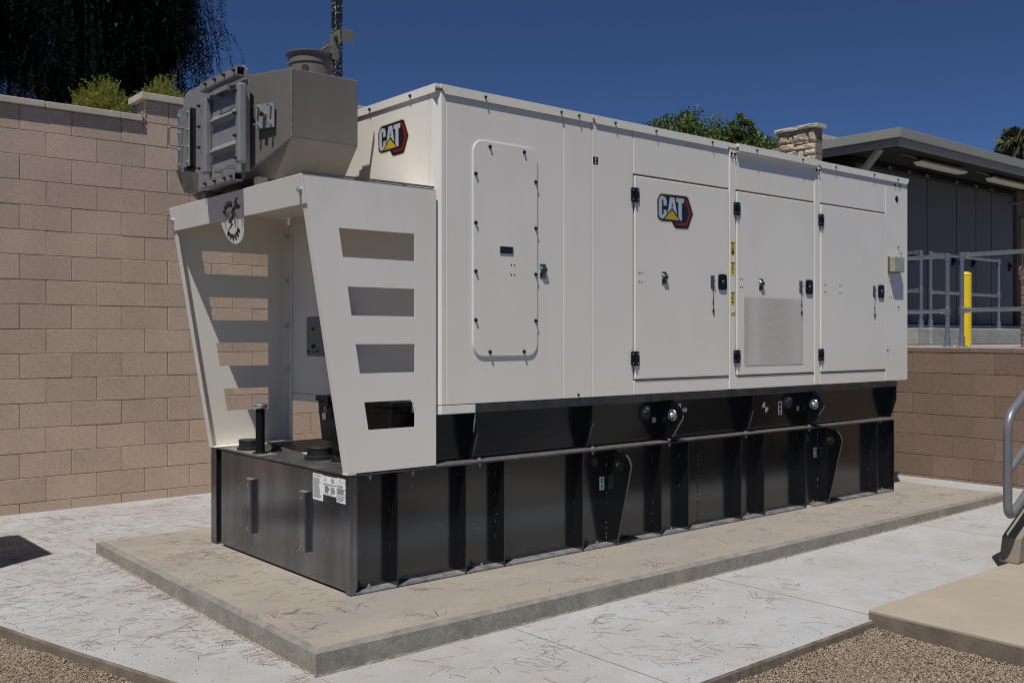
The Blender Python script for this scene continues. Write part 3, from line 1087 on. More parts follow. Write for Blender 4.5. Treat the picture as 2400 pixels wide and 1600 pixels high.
for x in (5.085, 6.762):
    prof = [(YK + 0.003, SB + 0.002), (4.430 if False else 4.405, SB + 0.002), (4.305, .895), (4.300, .918), (4.310, .948), (4.372, 1.014), (YK + 0.003, 1.014)]
    me = lug(x, prof, (4.382, 0.915), 0.018, 'lifting_eye')
    le = obj_from(me, 'lifting_eye', skid)
    b = MB()
    pe = [(4.4035, SB + .01), (4.3035, .893), (4.2985, .918)]
    for (u0, v0), (u1, v1) in zip(pe, pe[1:]):
        b.add([(x + 0.001, u0, v0), (x + 0.019, u0, v0), (x + 0.019, u1, v1), (x + 0.001, u1, v1)], [(0, 1, 2, 3)])
    b.build('eye_edge', mat('eye_edge_wear', (0.22, 0.205, 0.19), 0.4, metal=0.5), skid)
    b = MB()
    n_ = 24
    b.cyl((x - 0.001, 4.384, .914), (x - 0.008, 4.384, .914), 0.040, 28)
    b.build('washer', M_steel, skid, bevel=0.002)
    b = MB()
    b.lathe((0, 0, 0), [(0.018, 0), (0.018, 0.012), (0.011, 0.02)], 16)
    b.v = [(x - 0.008 - p[2], 4.384 + p[0], .914 + p[1]) for p in b.v]
    b.f = [f[::-1] for f in b.f]
    b.build('eye_plug', M_steel, skid, smooth=True)
FK = FS(YK)
def mini(x0, x1, z0, z1, base, marks, name='sticker'):
    return label_part(skid, name, FK, x0, x1, z0, z1, base, marks)
mini(5.012, 5.050, .862, .895, M_pink, [('label_red', [(5.018, .868), (5.022, .868), (5.044, .889), (5.040, .889)])])
mini(6.700, 6.735, .860, .897, M_pink, [('label_red', rect(6.708, 6.727, .868, .872)), ('label_red', rect(6.708, 6.727, .884, .888))])
mini(5.240, 5.310, .945, .978, M_white, [('label_ink', rect(5.255, 5.275, .962, .966)), ('label_ink', rect(5.27, 5.3, .952, .955))])
mini(5.328, 5.372, .918, .944, M_white, [('label_ink', rect(5.343, 5.357, .925, .937))])
mini(6.455, 6.505, .840, .944, M_white, [('label_ink', rect(6.463, 6.497, .905, .935)), ('label_ink', rect(6.466, 6.494, .875, .898)), ('label_ink', rect(6.468, 6.492, .848, .866)), ('label_white', rect(6.472, 6.488, .852, .862)), ('label_white', rect(6.468, 6.480, .915, .925))])
# quartered balance mark: two white quadrants
b = MB()
cx_, cz_, r_ = 6.288, .906, .041
for a0 in (90, 270):
    poly = [(cx_, cz_)] + [(cx_ + r_ * math.cos(math.radians(a0 + 90 * k / 8)), cz_ + r_ * math.sin(math.radians(a0 + 90 * k / 8))) for k in range(9)]
    b.prism(poly, FK, 0, 0.001)
b.build('balance_mark', M_white, skid)

# ================================================================== GENERATOR CABIN
cab = thing('generator_cabin', 'large cream sheet-metal generator cabin with three doors and a bolted hatch', 'generator', (5.7, 5.3, 1.066))
EX0, EX1, EZ0, EZ1 = 3.170, 8.209, 1.066, 2.826
EYB = 6.10
# inner body
mb = MB()
mb.prism([(3.150, 4.436), (3.186, 4.398), (EX1 - 0.02, 4.398), (EX1 - 0.02, EYB), (3.150, EYB)], lambda u, v, a: (u, v, a), EZ0 + 0.001, EZ1 - 0.02)
mb.build('body', M_cream, cab)
M_seam = mat('door_seam', (0.10, 0.085, 0.07), 0.8)
# corner post with a folded 45 degree nose
mb = MB()
mb.prism([(3.135, 4.452), (3.135, 4.421), (3.170, YS), (3.200, YS), (3.200, YS + 0.012), (3.150, 4.452)], lambda u, v, a: (u, v, a), EZ0, EZ1 - 0.030)
mb.build('corner_post', M_cream, cab, bevel=0.003, segs=2)
# front (-X) wall panel
mb = MB()
mb.box(3.135, 3.150, 4.456, EYB, EZ0 + 0.001, EZ1 - 0.030)
mb.build('front_panel', M_cream, cab, bevel=0.002)
# side panels
def panel(x0, x1, z0, z1, name='side_panel', out=0.0, r=0.0, bev=0.003, y=YS):
    b = MB()
    b.box(x0, x1, y - out, y + 0.0125, z0, z1)
    return b.build(name, M_cream, cab, bevel=bev)
zt_ = 2.800
panel(3.2015, 4.0825, EZ0, zt_)
panel(4.0855, 4.3235, EZ0, zt_)
panel(4.3275, 4.7010, EZ0, zt_)
for x0, x1, xe in ((4.705, 5.694, 5.694), (5.776, 6.764, 6.764), (6.847, 7.836, 7.836)):
    panel(x0, xe, 2.504, zt_, 'upper_panel')
    panel(x0, xe, EZ0, 1.158, 'lower_panel')
for x0, x1 in ((5.6975, 5.7725), (6.7675, 6.8435)):
    panel(x0, x1, EZ0, 2.775, 'door_post', out=0.004, bev=0.006)
panel(7.8395, 8.209, EZ0, zt_, 'end_panel')
mb = MB()
mb.box(EX1 - 0.02, EX1 - 0.001, YS + 0.0135, EYB, EZ0, EZ1 - 0.03)
mb.build('rear_panel', M_cream, cab, bevel=0.002)
# trim strip under the front corner and wrap to the front wall
mb = MB()
mb.prism([(3.137, 6.08), (3.137, 4.421), (3.172, YS + 0.001), (3.408, YS + 0.001), (3.408, YS + 0.05), (3.2, 4.46), (3.17, 6.08)], lambda u, v, a: (u, v, a), 1.014, 1.0625)
mb.build('bottom_trim', M_cream, cab, bevel=0.003, segs=2)
# roof lids: top sheets with a lip
def lid(x0, x1, lip, z0, z1, y0, notch0, notch1, name='roof_lid'):
    b = MB()
    n0 = [(x0, z0 + 0.004 + 0.036), (x0 + 0.028, z0)] if notch0 else [(x0, z0)]
    n1 = [(x1 - 0.028, z0), (x1, z0 + 0.034)] if notch1 else [(x1, z0)]
    b.prism(n0 + n1 + [(x1, z1), (x0, z1)], FS(y0), 0.0, lip)
    b.build('lid_lip', M_cream, r_, bevel=0.0015)
roofs = []
for x0, x1, y0, n0, n1 in ((3.160, 4.3255, YS - 0.010, 1, 0), (4.3275, 5.6965, YS - 0.010, 1, 1), (5.772, 6.7745, YS - 0.030, 0, 0), (6.828, 8.216, YS - 0.010, 1, 1)):
    b = MB()
    b.box(x0, x1, y0 + 0.001, EYB + 0.01, 2.806, 2.828)
    r_ = b.build('roof_lid', M_cream, cab, bevel=0.002)
    z0 = 2.776
    lid(x0, x1, 0.0015, z0, 2.827, y0 + 0.001, n0, n1)
    if y0 < YS - 0.02:
        b = MB()
        b.box(x0 + 0.002, x1 - 0.002, y0 + 0.002, YS + 0.005, 2.770, 2.7755)
        b.build('lip_return', M_cream, r_)
    n_ = int((x1 - x0) / 0.9) + 1
# front lip
b = MB()
b.box(3.1235, 3.1265, YS - 0.004, EYB, 2.778, 2.826)
b.box(3.1265, 3.170, YS - 0.004, EYB, 2.808, 2.8265)
b.build('front_lip', M_cream, cab, bevel=0.0015)
# post caps with their two screws
for xc in (5.735, 6.806):
    b = MB()
    b.box(xc - 0.036, xc + 0.036, YS - 0.012, EYB, 2.792, 2.824)
    b.box(xc - 0.034, xc + 0.034, YS - 0.008, YS, 2.735, 2.79)
    pc = b.build('post_cap', M_cream, cab, bevel=0.002)
    for dx in (-0.020, 0.018):
        b = MB()
        b.bolt((xc + dx, YS - 0.008, 2.752), (0, -1, 0), 0.007, 0.008)
        b.build('screw', M_screw, pc)
# doors, slightly proud
doors = []
for (x0, x1) in ((4.7085, 5.6935), (5.7785, 6.7635), (6.8495, 7.8355)):
    b = MB()
    b.box(x0 + .003, x1 - .003, YS - 0.007, YS + 0.010, 1.1655, 2.490)
    d = b.build('door', M_cream, cab, bevel=0.006, segs=3)
    b = MB()
    b.box(x0 - 0.002, x1 + 0.002, YS + 0.0105, YS + 0.0125, 1.156, 2.506)
    b.build('door_seam', M_seam, cab)
    doors.append(d)
# hatch with rounded corners
b = MB()
b.prism(rrect(3.383, 3.866, 1.332, 2.556, 0.072, 7), FS(YS), 0.0, 0.009)
hatch = b.build('hatch', M_cream, cab, bevel=0.0025, segs=2)
HB = [(3.503, 2.547 - .022), (3.760, 2.525), (3.400, 2.361), (3.850, 2.359), (3.400, 2.085), (3.850, 2.085), (3.400, 1.812), (3.850, 1.812), (3.400, 1.537), (3.850, 1.537), (3.503, 1.356), (3.759, 1.356)]
for x, z in HB:
    b = MB()
    b.bolt((x, YS - 0.009, z), (0, -1, 0), 0.0075, 0.009)
    b.build('bolt', M_screw, hatch)
b = MB()
b.box(3.578, 3.672, YS - 0.0105, YS - 0.009, 1.922, 1.962)
hs = b.build('name_slot', M_black_ink, hatch, bevel=0.0005)
b = MB()
b.box(3.576, 3.674, YS - 0.0125, YS - 0.0095, 1.962, 1.9645)
b.box(3.576, 3.674, YS - 0.0125, YS - 0.0095, 1.9195, 1.922)
b.box(3.5745, 3.577, YS - 0.0125, YS - 0.0095, 1.922, 1.962)
b.box(3.673, 3.6755, YS - 0.0125, YS - 0.0095, 1.922, 1.962)
b.build('slot_rim', M_steel, hs)
# screws along the roof lip and low down
def small_screw(x, z, y=YS, par=cab, r=0.0055):
    b = MB()
    b.bolt((x, y, z), (0, -1, 0), r, 0.009)
    return b.build('screw', M_screw, par)
for x in (3.469, 4.055, 4.204, 4.524, 4.910, 5.496, 7.056, 7.636, 8.024):
    small_screw(x, 2.803, YS - 0.0115)
for x in (5.983, 6.565):
    small_screw(x, 2.803, YS - 0.0315)
small_screw(4.208, 1.085)
small_screw(7.99, 2.755)
small_screw(8.075, 2.757)
small_screw(8.047, 2.22, r=0.004)
small_screw(8.095, 2.17, r=0.004)
small_screw(8.05, 1.70, r=0.004)
small_screw(7.87, 1.33, r=0.004)
for y_, z_ in ((4.62, 2.80), (5.05, 2.80)):
    b = MB()
    b.bolt((3.1235, y_, z_), (-1, 0, 0), 0.0065, 0.009)
    b.build('screw', M_screw, cab)
# rivet groups
for gx, zz0, zz1, yo in ((3.661, 1.803, 1.860, .009), (4.750, 1.803, 1.860, .007), (5.820, 1.803, 1.860, .007), (6.897, 1.799, 1.856, .007), (7.118, 1.799, 1.856, .007)):
    b = MB()
    for dx in (0, 0.025):
        for z in (zz0, zz1):
            b.cyl((gx + dx, YS - yo, z), (gx + dx, YS - yo - 0.002, z), 0.0045, 8)
    b.build('rivet_holes', M_screw, cab, kind='stuff')
for x, z in ((7.905, 1.92), (7.96, 1.915), (7.90, 1.785), (7.935, 1.782)):
    b = MB()
    b.cyl((x, YS, z), (x, YS - 0.002, z), 0.0045, 8)
    b.build('rivet_holes', M_screw, cab)
b = MB()
b.cyl((8.024, YS, 2.637), (8.024, YS - 0.0015, 2.637), 0.026, 20)
b.cyl((8.024, YS - 0.0015, 2.637), (8.024, YS - 0.006, 2.637), 0.018, 16)
b.build('key_plug', M_plastic, cab)
# hinges
def hinge(x, z):
    b = MB()
    b.prism(rrect(x - 0.037, x + 0.037, z - 0.047, z + 0.047, 0.012, 4), FS(YS - 0.006), 0, 0.009)
    b.cyl((x, YS - 0.017, z - 0.043), (x, YS - 0.017, z + 0.043), 0.009, 12)
    h = b.build('hinge', M_plastic, cab, bevel=0.002, segs=2)
    c = MB()
    for dx in (-0.023, 0.023):
        for dz in (-0.030, 0.030):
            c.cyl((x + dx, YS - 0.0148, z + dz), (x + dx, YS - 0.0175, z + dz), 0.0058, 10)
    c.build('hinge_bolts', M_steel, h)
for x in (4.710, 5.778, 6.851):
    for z in (2.363, 1.301):
        hinge(x, z)
# black paddle handles
for x, z in ((5.610, 1.830), (6.682, 1.830), (7.748, 1.827)):
    P = []
    for k in range(32):
        t = 2 * math.pi * k / 32
        c_, s_ = math.cos(t), math.sin(t)
        P.append((x + 0.046 * math.copysign(abs(c_) ** 0.35, c_), z + 0.056 * math.copysign(abs(s_) ** 0.35, s_)))
    b = MB()
    b.prism(P, FS(YS - 0.007), 0, 0.010)
    h = b.build('paddle_handle', M_plastic, cab, bevel=0.003, segs=2)
    b = MB()
    b.prism(rrect(x - 0.030, x + 0.030, z - 0.036, z + 0.036, 0.008, 3), FS(YS - 0.017), 0, 0.004)
    b.build('paddle', M_plastic, h, bevel=0.002)
    b = MB()
    b.cyl((x - 0.008, YS - 0.021, z + 0.004), (x - 0.008, YS - 0.024, z + 0.004), 0.009, 14)
    b.build('lock_barrel', M_steel, h)
# hasps with a hanging pin on a cord
for x, z in ((5.503, 1.828), (6.575, 1.830), (7.643, 1.827)):
    b = MB()
    b.box(x - 0.020, x + 0.020, YS - 0.010, YS - 0.007, z - 0.044, z + 0.044)
    b.box(x - 0.012, x + 0.012, YS - 0.014, YS - 0.010, z - 0.040, z - 0.004)
    b.tube([(x + 0.004, YS - 0.010, z + 0.012), (x + 0.006, YS - 0.026, z + 0.010), (x + 0.004, YS - 0.026, z - 0.002), (x + 0.003, YS - 0.012, z - 0.004)], 0.003, 6)
    hp = b.build('hasp', MATS.get('dark_steel') or mat('dark_steel', (0.20, 0.20, 0.20), 0.35, metal=0.8, var=0.3, vs=60), cab)
    b = MB()
    b.tube([(x + 0.003, YS - 0.014, z - 0.030), (x + 0.006, YS - 0.013, z - 0.09), (x + 0.004, YS - 0.011, z - 0.135), (x + 0.007, YS - 0.012, z - 0.19)], 0.0022, 5)
    b.box(x - 0.001, x + 0.014, YS - 0.015, YS - 0.009, z - 0.218, z - 0.190)
    b.box(x - 0.004, x + 0.011, YS - 0.014, YS - 0.010, z - 0.142, z - 0.136)
    b.build('pin_cord', M_screw, hp)
# over-centre clasps
for x, z, yo in ((3.915, 1.838, 0.0), (4.995, 1.838, .007), (6.066, 1.832, .007)):
    y0 = YS - yo
    b = MB()
    b.box(x - 0.024, x + 0.024, y0 - 0.003, y0, z + 0.020, z + 0.038)
    b.prism([(z + 0.028, 0.003), (z + 0.010, 0.022), (z - 0.008, 0.020), (z - 0.012, 0.003)], lambda u, v, a: (a, y0 - v, u), x - 0.022, x + 0.020)
    b.box(x - 0.024, x + 0.020, y0 - 0.003, y0, z - 0.045, z - 0.014)
    b.prism([(z - 0.014, 0.003), (z - 0.016, 0.015), (z - 0.040, 0.006), (z - 0.042, 0.003)], lambda u, v, a: (a, y0 - v, u), x - 0.012, x + 0.012)
    b.build('clasp', MATS.get('clasp_steel') or mat('clasp_steel', (0.17, 0.175, 0.19), 0.3, metal=1.0, var=0.5, vs=70), cab, bevel=0.001)
# perforated vent in the middle door
GX0, GX1, GZ0, GZ1 = 5.870, 6.602, 1.237, 1.734
b = MB()
b.add([(GX0, YS - 0.0078, GZ0), (GX1, YS - 0.0078, GZ0), (GX1, YS - 0.0078, GZ1), (GX0, YS - 0.0078, GZ1)], [(0, 1, 2, 3)])
vent = b.build('vent_screen', M_meshin, doors[1])
b = MB()
NXg, NZg = 58, 30
cw, chh = (GX1 - GX0) / NXg, (GZ1 - GZ0) / NZg
for i in range(NXg):
    for k in range(-1, NZg):
        zz0 = GZ0 + k * chh + (chh / 2 if i % 2 else 0)
        z0_, z1_ = max(zz0, GZ0), min(zz0 + chh, GZ1)
        if z1_ - z0_ < chh * 0.4:
            continue
        x0_, x1_ = GX0 + i * cw, GX0 + (i + 1) * cw
        a_, c_ = cw * 0.24, chh * 0.22
        y_ = YS - 0.0105
        b.add([(x0_, y_, z0_), (x1_, y_, z0_), (x1_, y_, z1_), (x0_, y_, z1_),
               (x0_ + a_, y_, z0_ + c_), (x1_ - a_, y_, z0_ + c_), (x1_ - a_, y_, z1_ - c_), (x0_ + a_, y_, z1_ - c_)],
              [(0, 1, 5, 4), (1, 2, 6, 5), (2, 3, 7, 6), (3, 0, 4, 7)])
b.build('perforated_mesh', M_cream, doors[1], kind='stuff')
# logos ---------------------------------------------------------------
LG = dict(
 outline=[(0.0112, 0.1842), (0.0231, 0.2012), (0.0439, 0.2111), (0.2913, 0.2158), (0.3132, 0.2076), (0.3653, 0.1012), (0.3164, 0.003), (0.3007, -0.0053), (0.1921, -0.0079), (0.1737, -0.0011), (0.1463, 0.0332), (0.0439, 0.0315), (0.0201, 0.0396), (0.0038, 0.0583), (0.0008, 0.1653)],
 red=[(0.2790, 0.1975), (0.2975, 0.199), (0.3479, 0.1018), (0.3022, 0.0165), (0.1921, 0.0144), (0.1780, 0.0289), (0.2897, 0.0328), (0.3242, 0.0979)],
 C=[(0.0933, 0.1365), (0.0933, 0.1716), (0.0798, 0.1924), (0.0498, 0.2001), (0.026, 0.1915), (0.0141, 0.1705), (0.0141, 0.071), (0.026, 0.0521), (0.0498, 0.0449), (0.0648, 0.0531), (0.0942, 0.0774), (0.0933, 0.1094), (0.0633, 0.107), (0.0633, 0.079), (0.0543, 0.0722), (0.0469, 0.0756), (0.0463, 0.1694), (0.0543, 0.1731), (0.0624, 0.1689), (0.0624, 0.1349)],
 A=[(0.1265, 0.1977), (0.1722, 0.1978), (0.1998, 0.0839), (0.1509, 0.1253), (0.1478, 0.1261), (0.1024, 0.0841)],
 Ain=[(0.1499, 0.1655), (0.1569, 0.1319), (0.1417, 0.1316)],
 T=[(0.1891, 0.1974), (0.271, 0.1987), (0.2694, 0.1679), (0.2483, 0.1681), (0.2492, 0.0471), (0.2353, 0.0481), (0.2136, 0.0667), (0.2112, 0.1689), (0.19, 0.1701)],
 tri=[(0.1478, 0.111), (0.2244, 0.0472), (0.0723, 0.0467)])
def grow(poly, d):
    cx_ = sum(p[0] for p in poly) / len(poly)
    cz_ = sum(p[1] for p in poly) / len(poly)
    return [(x + d * (1 if x > cx_ else -1) * abs(x - cx_) / 0.18, z + d * (1 if z > cz_ else -1) * min(1, abs(z - cz_) / 0.08)) for x, z in poly]
def badge(fn, parent, ox, oz, s=1.0, mirror=False):
    def T(poly):
        return [((ox - p[0] * s) if mirror else (ox + p[0] * s), oz + p[1] * s) for p in poly]
    b = MB()
    b.prism(T(grow(LG['outline'], 0.006)), fn, 0, 0.0006)
    lg = b.build('maker_badge', M_goldedge, parent, label='black and red badge reading CAT with a yellow triangle')
    for nm, key, m_, a0 in (('badge_field', 'outline', M_black_ink, .0008), ('badge_hexagon', 'red', M_red, .0012), ('letter_c', 'C', M_silver, .0014),
                            ('letter_a', 'A', M_silver, .0014), ('letter_counter', 'Ain', M_black_ink, .0020), ('letter_t', 'T', M_silver, .0014), ('badge_triangle', 'tri', M_gold, .0014)):
        q = MB()
        q.prism(T(LG[key]), fn, a0 - 0.0003, a0)
        q.build(nm, m_, lg)
badge(FS(YS - 0.007), cab, 4.926, 2.183)
badge(FX(3.135), cab, 4.975, 2.497, 0.87, True)
# little black square label
b = MB()
label_part(cab, 'hook_label', FS(YS), 4.337, 4.380, 2.523, 2.569, M_black_ink, [('label_white', [(4.352, 2.556), (4.358, 2.562), (4.364, 2.556), (4.358, 2.550)]), ('label_white', rect(4.3565, 4.3595, 2.538, 2.55)), ('label_white', rect(4.350, 4.366, 2.530, 2.534))])
# yellow warning labels on the first post
for z0, z1, kind_ in ((2.026, 2.121, 0), (1.882, 1.977, 1), (1.671, 1.763, 2)):
    xa, xb = 5.713, 5.757
    xm = (xa + xb) / 2
    zm = (z0 + z1) / 2
    mk = [('label_red', rect(xa, xb, z1 - 0.010, z1)), ('label_ink', rect(xa, xb, zm - .0045, zm - .0025))]
    tz0, tz1 = zm + 0.002, z1 - 0.014
    for e0, e1 in (((xm, tz1), (xa + .006, tz0)), ((xm, tz1), (xb - .006, tz0)), ((xa + .006, tz0), (xb - .006, tz0))):
        dx, dz = e1[0] - e0[0], e1[1] - e0[1]
        l_ = math.hypot(dx, dz)
        nx_, nz_ = -dz / l_ * .0018, dx / l_ * .0018
        mk.append(('label_ink', [(e0[0] + nx_, e0[1] + nz_), (e1[0] + nx_, e1[1] + nz_), (e1[0] - nx_, e1[1] - nz_), (e0[0] - nx_, e0[1] - nz_)]))
    mk.append(('label_ink', rect(xm - .002, xm + .002, tz0 + .008, tz1 - .010)))
    if kind_ == 0:
        mk.append(('label_lred' if False else 'label_red', [(xm + .016 * math.cos(t), z0 + .022 + .016 * math.sin(t)) for t in [k * math.pi / 8 for k in range(16)]]))
        mk.append(('label_ink', rect(xm - .004, xm + .005, z0 + .012, z0 + .032)))
    elif kind_ == 1:
        mk += [('label_ink', rect(xm - .006, xm + .006, z0 + .016, z0 + .020)), ('label_ink', rect(xm - .002, xm + .002, z0 + .008, z0 + .034)), ('label_ink', rect(xm - .006, xm + .006, z0 + .026, z0 + .030))]
    else:
        mk += [('label_ink', rect(xm - .010, xm + .010, z0 + .012, z0 + .028)), ('label_yellow', rect(xm - .007, xm + .007, z0 + .016, z0 + .026))]
    label_part(cab, 'warning_label', FS(YS - 0.004), xa, xb, z0, z1, M_lyellow, mk)
label_part(cab, 'warning_label', FS(YS - 0.004), 5.711, 5.761, 1.594, 1.618, M_lyellow, [('label_red', rect(5.740, 5.760, 1.613, 1.617)), ('label_ink', [(5.718, 1.600), (5.732, 1.600), (5.725, 1.612)]), ('label_ink', rect(5.742, 5.755, 1.600, 1.609))])

# wall lamp on the end panel
lamp = thing('side_marker_lamp', 'yellowed clear box lamp fixed to the far end panel of the cabin', 'lamp', (7.955, YS, 2.0))
b = MB()
b.box(7.872, 8.045, YS - 0.012, YS - 0.0005, 1.992, 2.132)
b.build('lamp_base', mat('lamp_base_grey', (0.10, 0.09, 0.06), 0.5), lamp, bevel=0.003)
b = MB()
b.box(7.876, 8.041, YS - 0.065, YS - 0.0125, 1.996, 2.129)
b.build('lamp_lens', M_lampyel, lamp, bevel=0.008, segs=2)
b = MB()
b.box(7.930, 7.934, YS - 0.0662, YS - 0.0652, 1.999, 2.126)
b.box(7.98, 7.99, YS - 0.060, YS - 0.020, 2.129, 2.1315)
b.build('lens_rib', M_lampyel, lamp)

# ================================================================== EXHAUST CANOPY (cream stand at the near end)
can = thing('canopy_stand', 'cream sheet-metal canopy with slotted slanting side panels on the tank end', 'canopy', (2.85, 5.26, TZ))
def sx(z):                                  # slanted front edge
    return 2.326 + (2.249 - z) * 0.169
OP = [[(2.528, 1.995), (2.991, 1.995), (2.991, 1.848), (2.552, 1.848)], [(2.579, 1.699), (2.991, 1.699), (2.991, 1.551), (2.603, 1.551)],
      [(2.627, 1.404), (2.993, 1.404), (2.993, 1.253), (2.652, 1.253)], [(2.678, 1.104), (2.993, 1.104), (2.993, 0.959), (2.703, 0.959)]]
ZB = TZ + 0.006
def side_sheet(y, t):
    outer = [(sx(2.249), 2.249), (3.133, 2.243), (3.133, ZB), (sx(ZB), ZB)]
    bm = bmesh.new()
    es = []
    for poly in [outer] + OP:
        vv = [bm.verts.new((u, y, v)) for u, v in poly]
        es += [bm.edges.new((vv[i], vv[(i + 1) % len(vv)])) for i in range(len(vv))]
    bmesh.ops.triangle_fill(bm, edges=es, use_beauty=True)
    # drop faces that fill the openings
    kill = []
    for f in bm.faces:
        c = f.calc_center_median()
        for poly in OP:
            z0, z1 = poly[2][1], poly[0][1]
            if z0 < c.z < z1:
                xl_ = poly[0][0] + (poly[3][0] - poly[0][0]) * (z1 - c.z) / (z1 - z0)
                if xl_ < c.x < poly[1][0]:
                    kill.append(f)
                    break
    bmesh.ops.delete(bm, geom=kill, context='FACES')
    r_ = bmesh.ops.extrude_face_region(bm, geom=bm.faces[:])
    bmesh.ops.translate(bm, vec=(0, t, 0), verts=[v for v in r_['geom'] if isinstance(v, bmesh.types.BMVert)])
    bmesh.ops.recalc_face_normals(bm, faces=bm.faces[:])
    me = bpy.data.meshes.new('side_panel')
    bm.to_mesh(me)
    bm.free()
    me.materials.append(M_cream)
    return obj_from(me, 'side_panel', can)
sp1 = side_sheet(YS, 0.004)
sp2 = side_sheet(6.126, 0.004)
# returns folded inwards along the slanted front edges (rounded fold)
def fold(y, s, z1=2.10, wd=0.050):
    b = MB()
    N_ = 6
    vv = []
    for z in (ZB, z1):
        for k in range(N_ + 1):
            t = math.radians(90 * k / N_)
            r_ = 0.010
            vv.append((sx(z) + r_ - r_ * math.sin(t), y + s * (r_ - r_ * math.cos(t)), z))
        vv.append((sx(z), y + s * wd, z))
        vv.append((sx(z) + 0.004, y + s * wd, z))
        vv.append((sx(z) + 0.004, y + s * 0.014, z))
        vv.append((sx(z) + 0.012, y + s * 0.004, z))
    m_ = len(vv) // 2
    b.add(vv, [(i, (i + 1) % m_, m_ + (i + 1) % m_, m_ + i) for i in range(m_)] + [tuple(range(m_)), tuple(range(m_, 2 * m_))])
    o_ = b.build('front_return', M_cream, can)
    return o_
fold(YS - 0.0005, 1, 2.095)
fold(6.1305, -1, 2.10)
# header with round tongue
def hx(z, a=0.0):
    return sx(z) - 0.006 - a
T_ = [(5.4092, 2.107), (5.4047, 2.0955), (5.3895, 2.0583), (5.3613, 2.0153), (5.3128, 1.9803), (5.2539, 1.9632), (5.1999, 1.9702), (5.1538, 1.9921), (5.1264, 2.0258), (5.1122, 2.0782), (5.1059, 2.0954), (5.0963, 2.105)]
hd = [(6.134, 2.250), (6.130, 2.107)] + T_ + [(YS - 0.002, 2.103), (YS - 0.002, 2.250)]
FH = lambda u, v, a: (hx(v, a), u, v)
b = MB()
b.prism(hd, FH, -0.004, 0.0)
header = b.build('header_panel', M_cream, can, bevel=0.0015)
# roof of the canopy
b = MB()
b.box(hx(2.25) + 0.004, 3.133, YS + 0.010, 6.122, 2.244, 2.252)
b.build('roof_sheet', M_cream, can, bevel=0.002)
b = MB()
b.box(hx(2.25) - 0.001, 3.12, YS - 0.003, YS + 0.010, 2.2535, 2.262)
b.build('roof_rim', mat('dark_gasket', (0.10, 0.09, 0.08), 0.6), can)
# bolts on header
for y_, z_ in ((4.424, 2.174), (6.105, 2.175)):
    b = MB()
    p0 = Vector((hx(z_), y_, z_))
    b.bolt(p0, (-1, 0, -0.169), 0.012, 0.012)
    b.build('header_bolt', M_steel, can)
for x_, z_ in ((2.58, 2.252), (2.955, 2.252)):
    b = MB()
    b.bolt((x_, YS + 0.05, z_), (0, 0, 1), 0.013, 0.012)
    b.build('roof_bolt', M_steel, can)
# mounting flange of the side panels on the cabin wall, bolts
b = MB()
b.box(3.090, 3.133, 6.086, 6.0905, ZB, 2.20)
b.box(3.1285, 3.133, 6.05, 6.086, ZB, 2.20)
b.build('rear_flange', M_cream, can)
b = MB()
b.box(3.1285, 3.133, YS + 0.02, 6.05, 2.14, 2.20)
b.build('rear_flange', M_cream, can)
for z_ in (2.120, 1.817, 1.515, 1.213):
    b = MB()
    b.bolt((3.107, 6.086, z_), (0, -1, 0), 0.011, 0.013)
    b.build('flange_bolt', M_steel, can)
for y_ in (5.02, 4.62):
    b = MB()
    b.bolt((3.1285, y_, 2.17), (-1, 0, 0), 0.010, 0.011)
    b.build('flange_bolt', M_steel, can)
# feet on the tank
b = MB()
b.box(sx(ZB) - 0.002, 3.0, 6.03, 6.126, TZ - 0.001, TZ + 0.004)
b.box(sx(ZB) - 0.004, sx(ZB) + 0.05, YS, YS + 0.05, TZ - 0.001, TZ + 0.005)
b.build('foot', M_cream, can)
# emblem on the tongue
EM = lambda u, v, a: FH(u, v, a)
emb_c = (5.262, 2.095)
b = MB()
b.prism([(emb_c[0] + 0.0785 * math.cos(k * math.pi / 18), emb_c[1] + 0.0785 * math.sin(k * math.pi / 18)) for k in range(36)], EM, 0, 0.0006)
ring = b.build('emblem', M_black_ink, header, label='round black gear emblem with a wrench and lightning bolt and the letters M and P')
b = MB()
b.prism([(emb_c[0] + 0.0755 * math.cos(k * math.pi / 18), emb_c[1] + 0.0755 * math.sin(k * math.pi / 18)) for k in range(36)], EM, 0.0008, 0.0010)
b.build('emblem_field', M_cream, ring)
b = MB()
def arc_band(a0, a1, r0, r1, n=10):
    for k in range(n):
        t0 = math.radians(a0 + (a1 - a0) * k / n)
        t1 = math.radians(a0 + (a1 - a0) * (k + 1) / n)
        b.prism([(emb_c[0] + r_ * math.cos(t), emb_c[1] + r_ * math.sin(t)) for r_, t in ((r0, t0), (r1, t0), (r1, t1), (r0, t1))], EM, 0.0, 0.0012)
def tooth(a, r0=0.085, r1=0.110, w0=6.6, w1=5.0):
    b.prism([(emb_c[0] + r_ * math.cos(math.radians(a + d)), emb_c[1] + r_ * math.sin(math.radians(a + d))) for r_, d in ((r0, -w0), (r1, -w1), (r1, w1), (r0, w0))], EM, 0.0, 0.0012)
arc_band(30, 112, 0.0765, 0.0935)
for a_ in (34, 53, 73, 92, 110):
    tooth(a_)
arc_band(212, 318, 0.0765, 0.0935)
for a_ in (218, 237, 257, 277, 297, 315):
    tooth(a_)
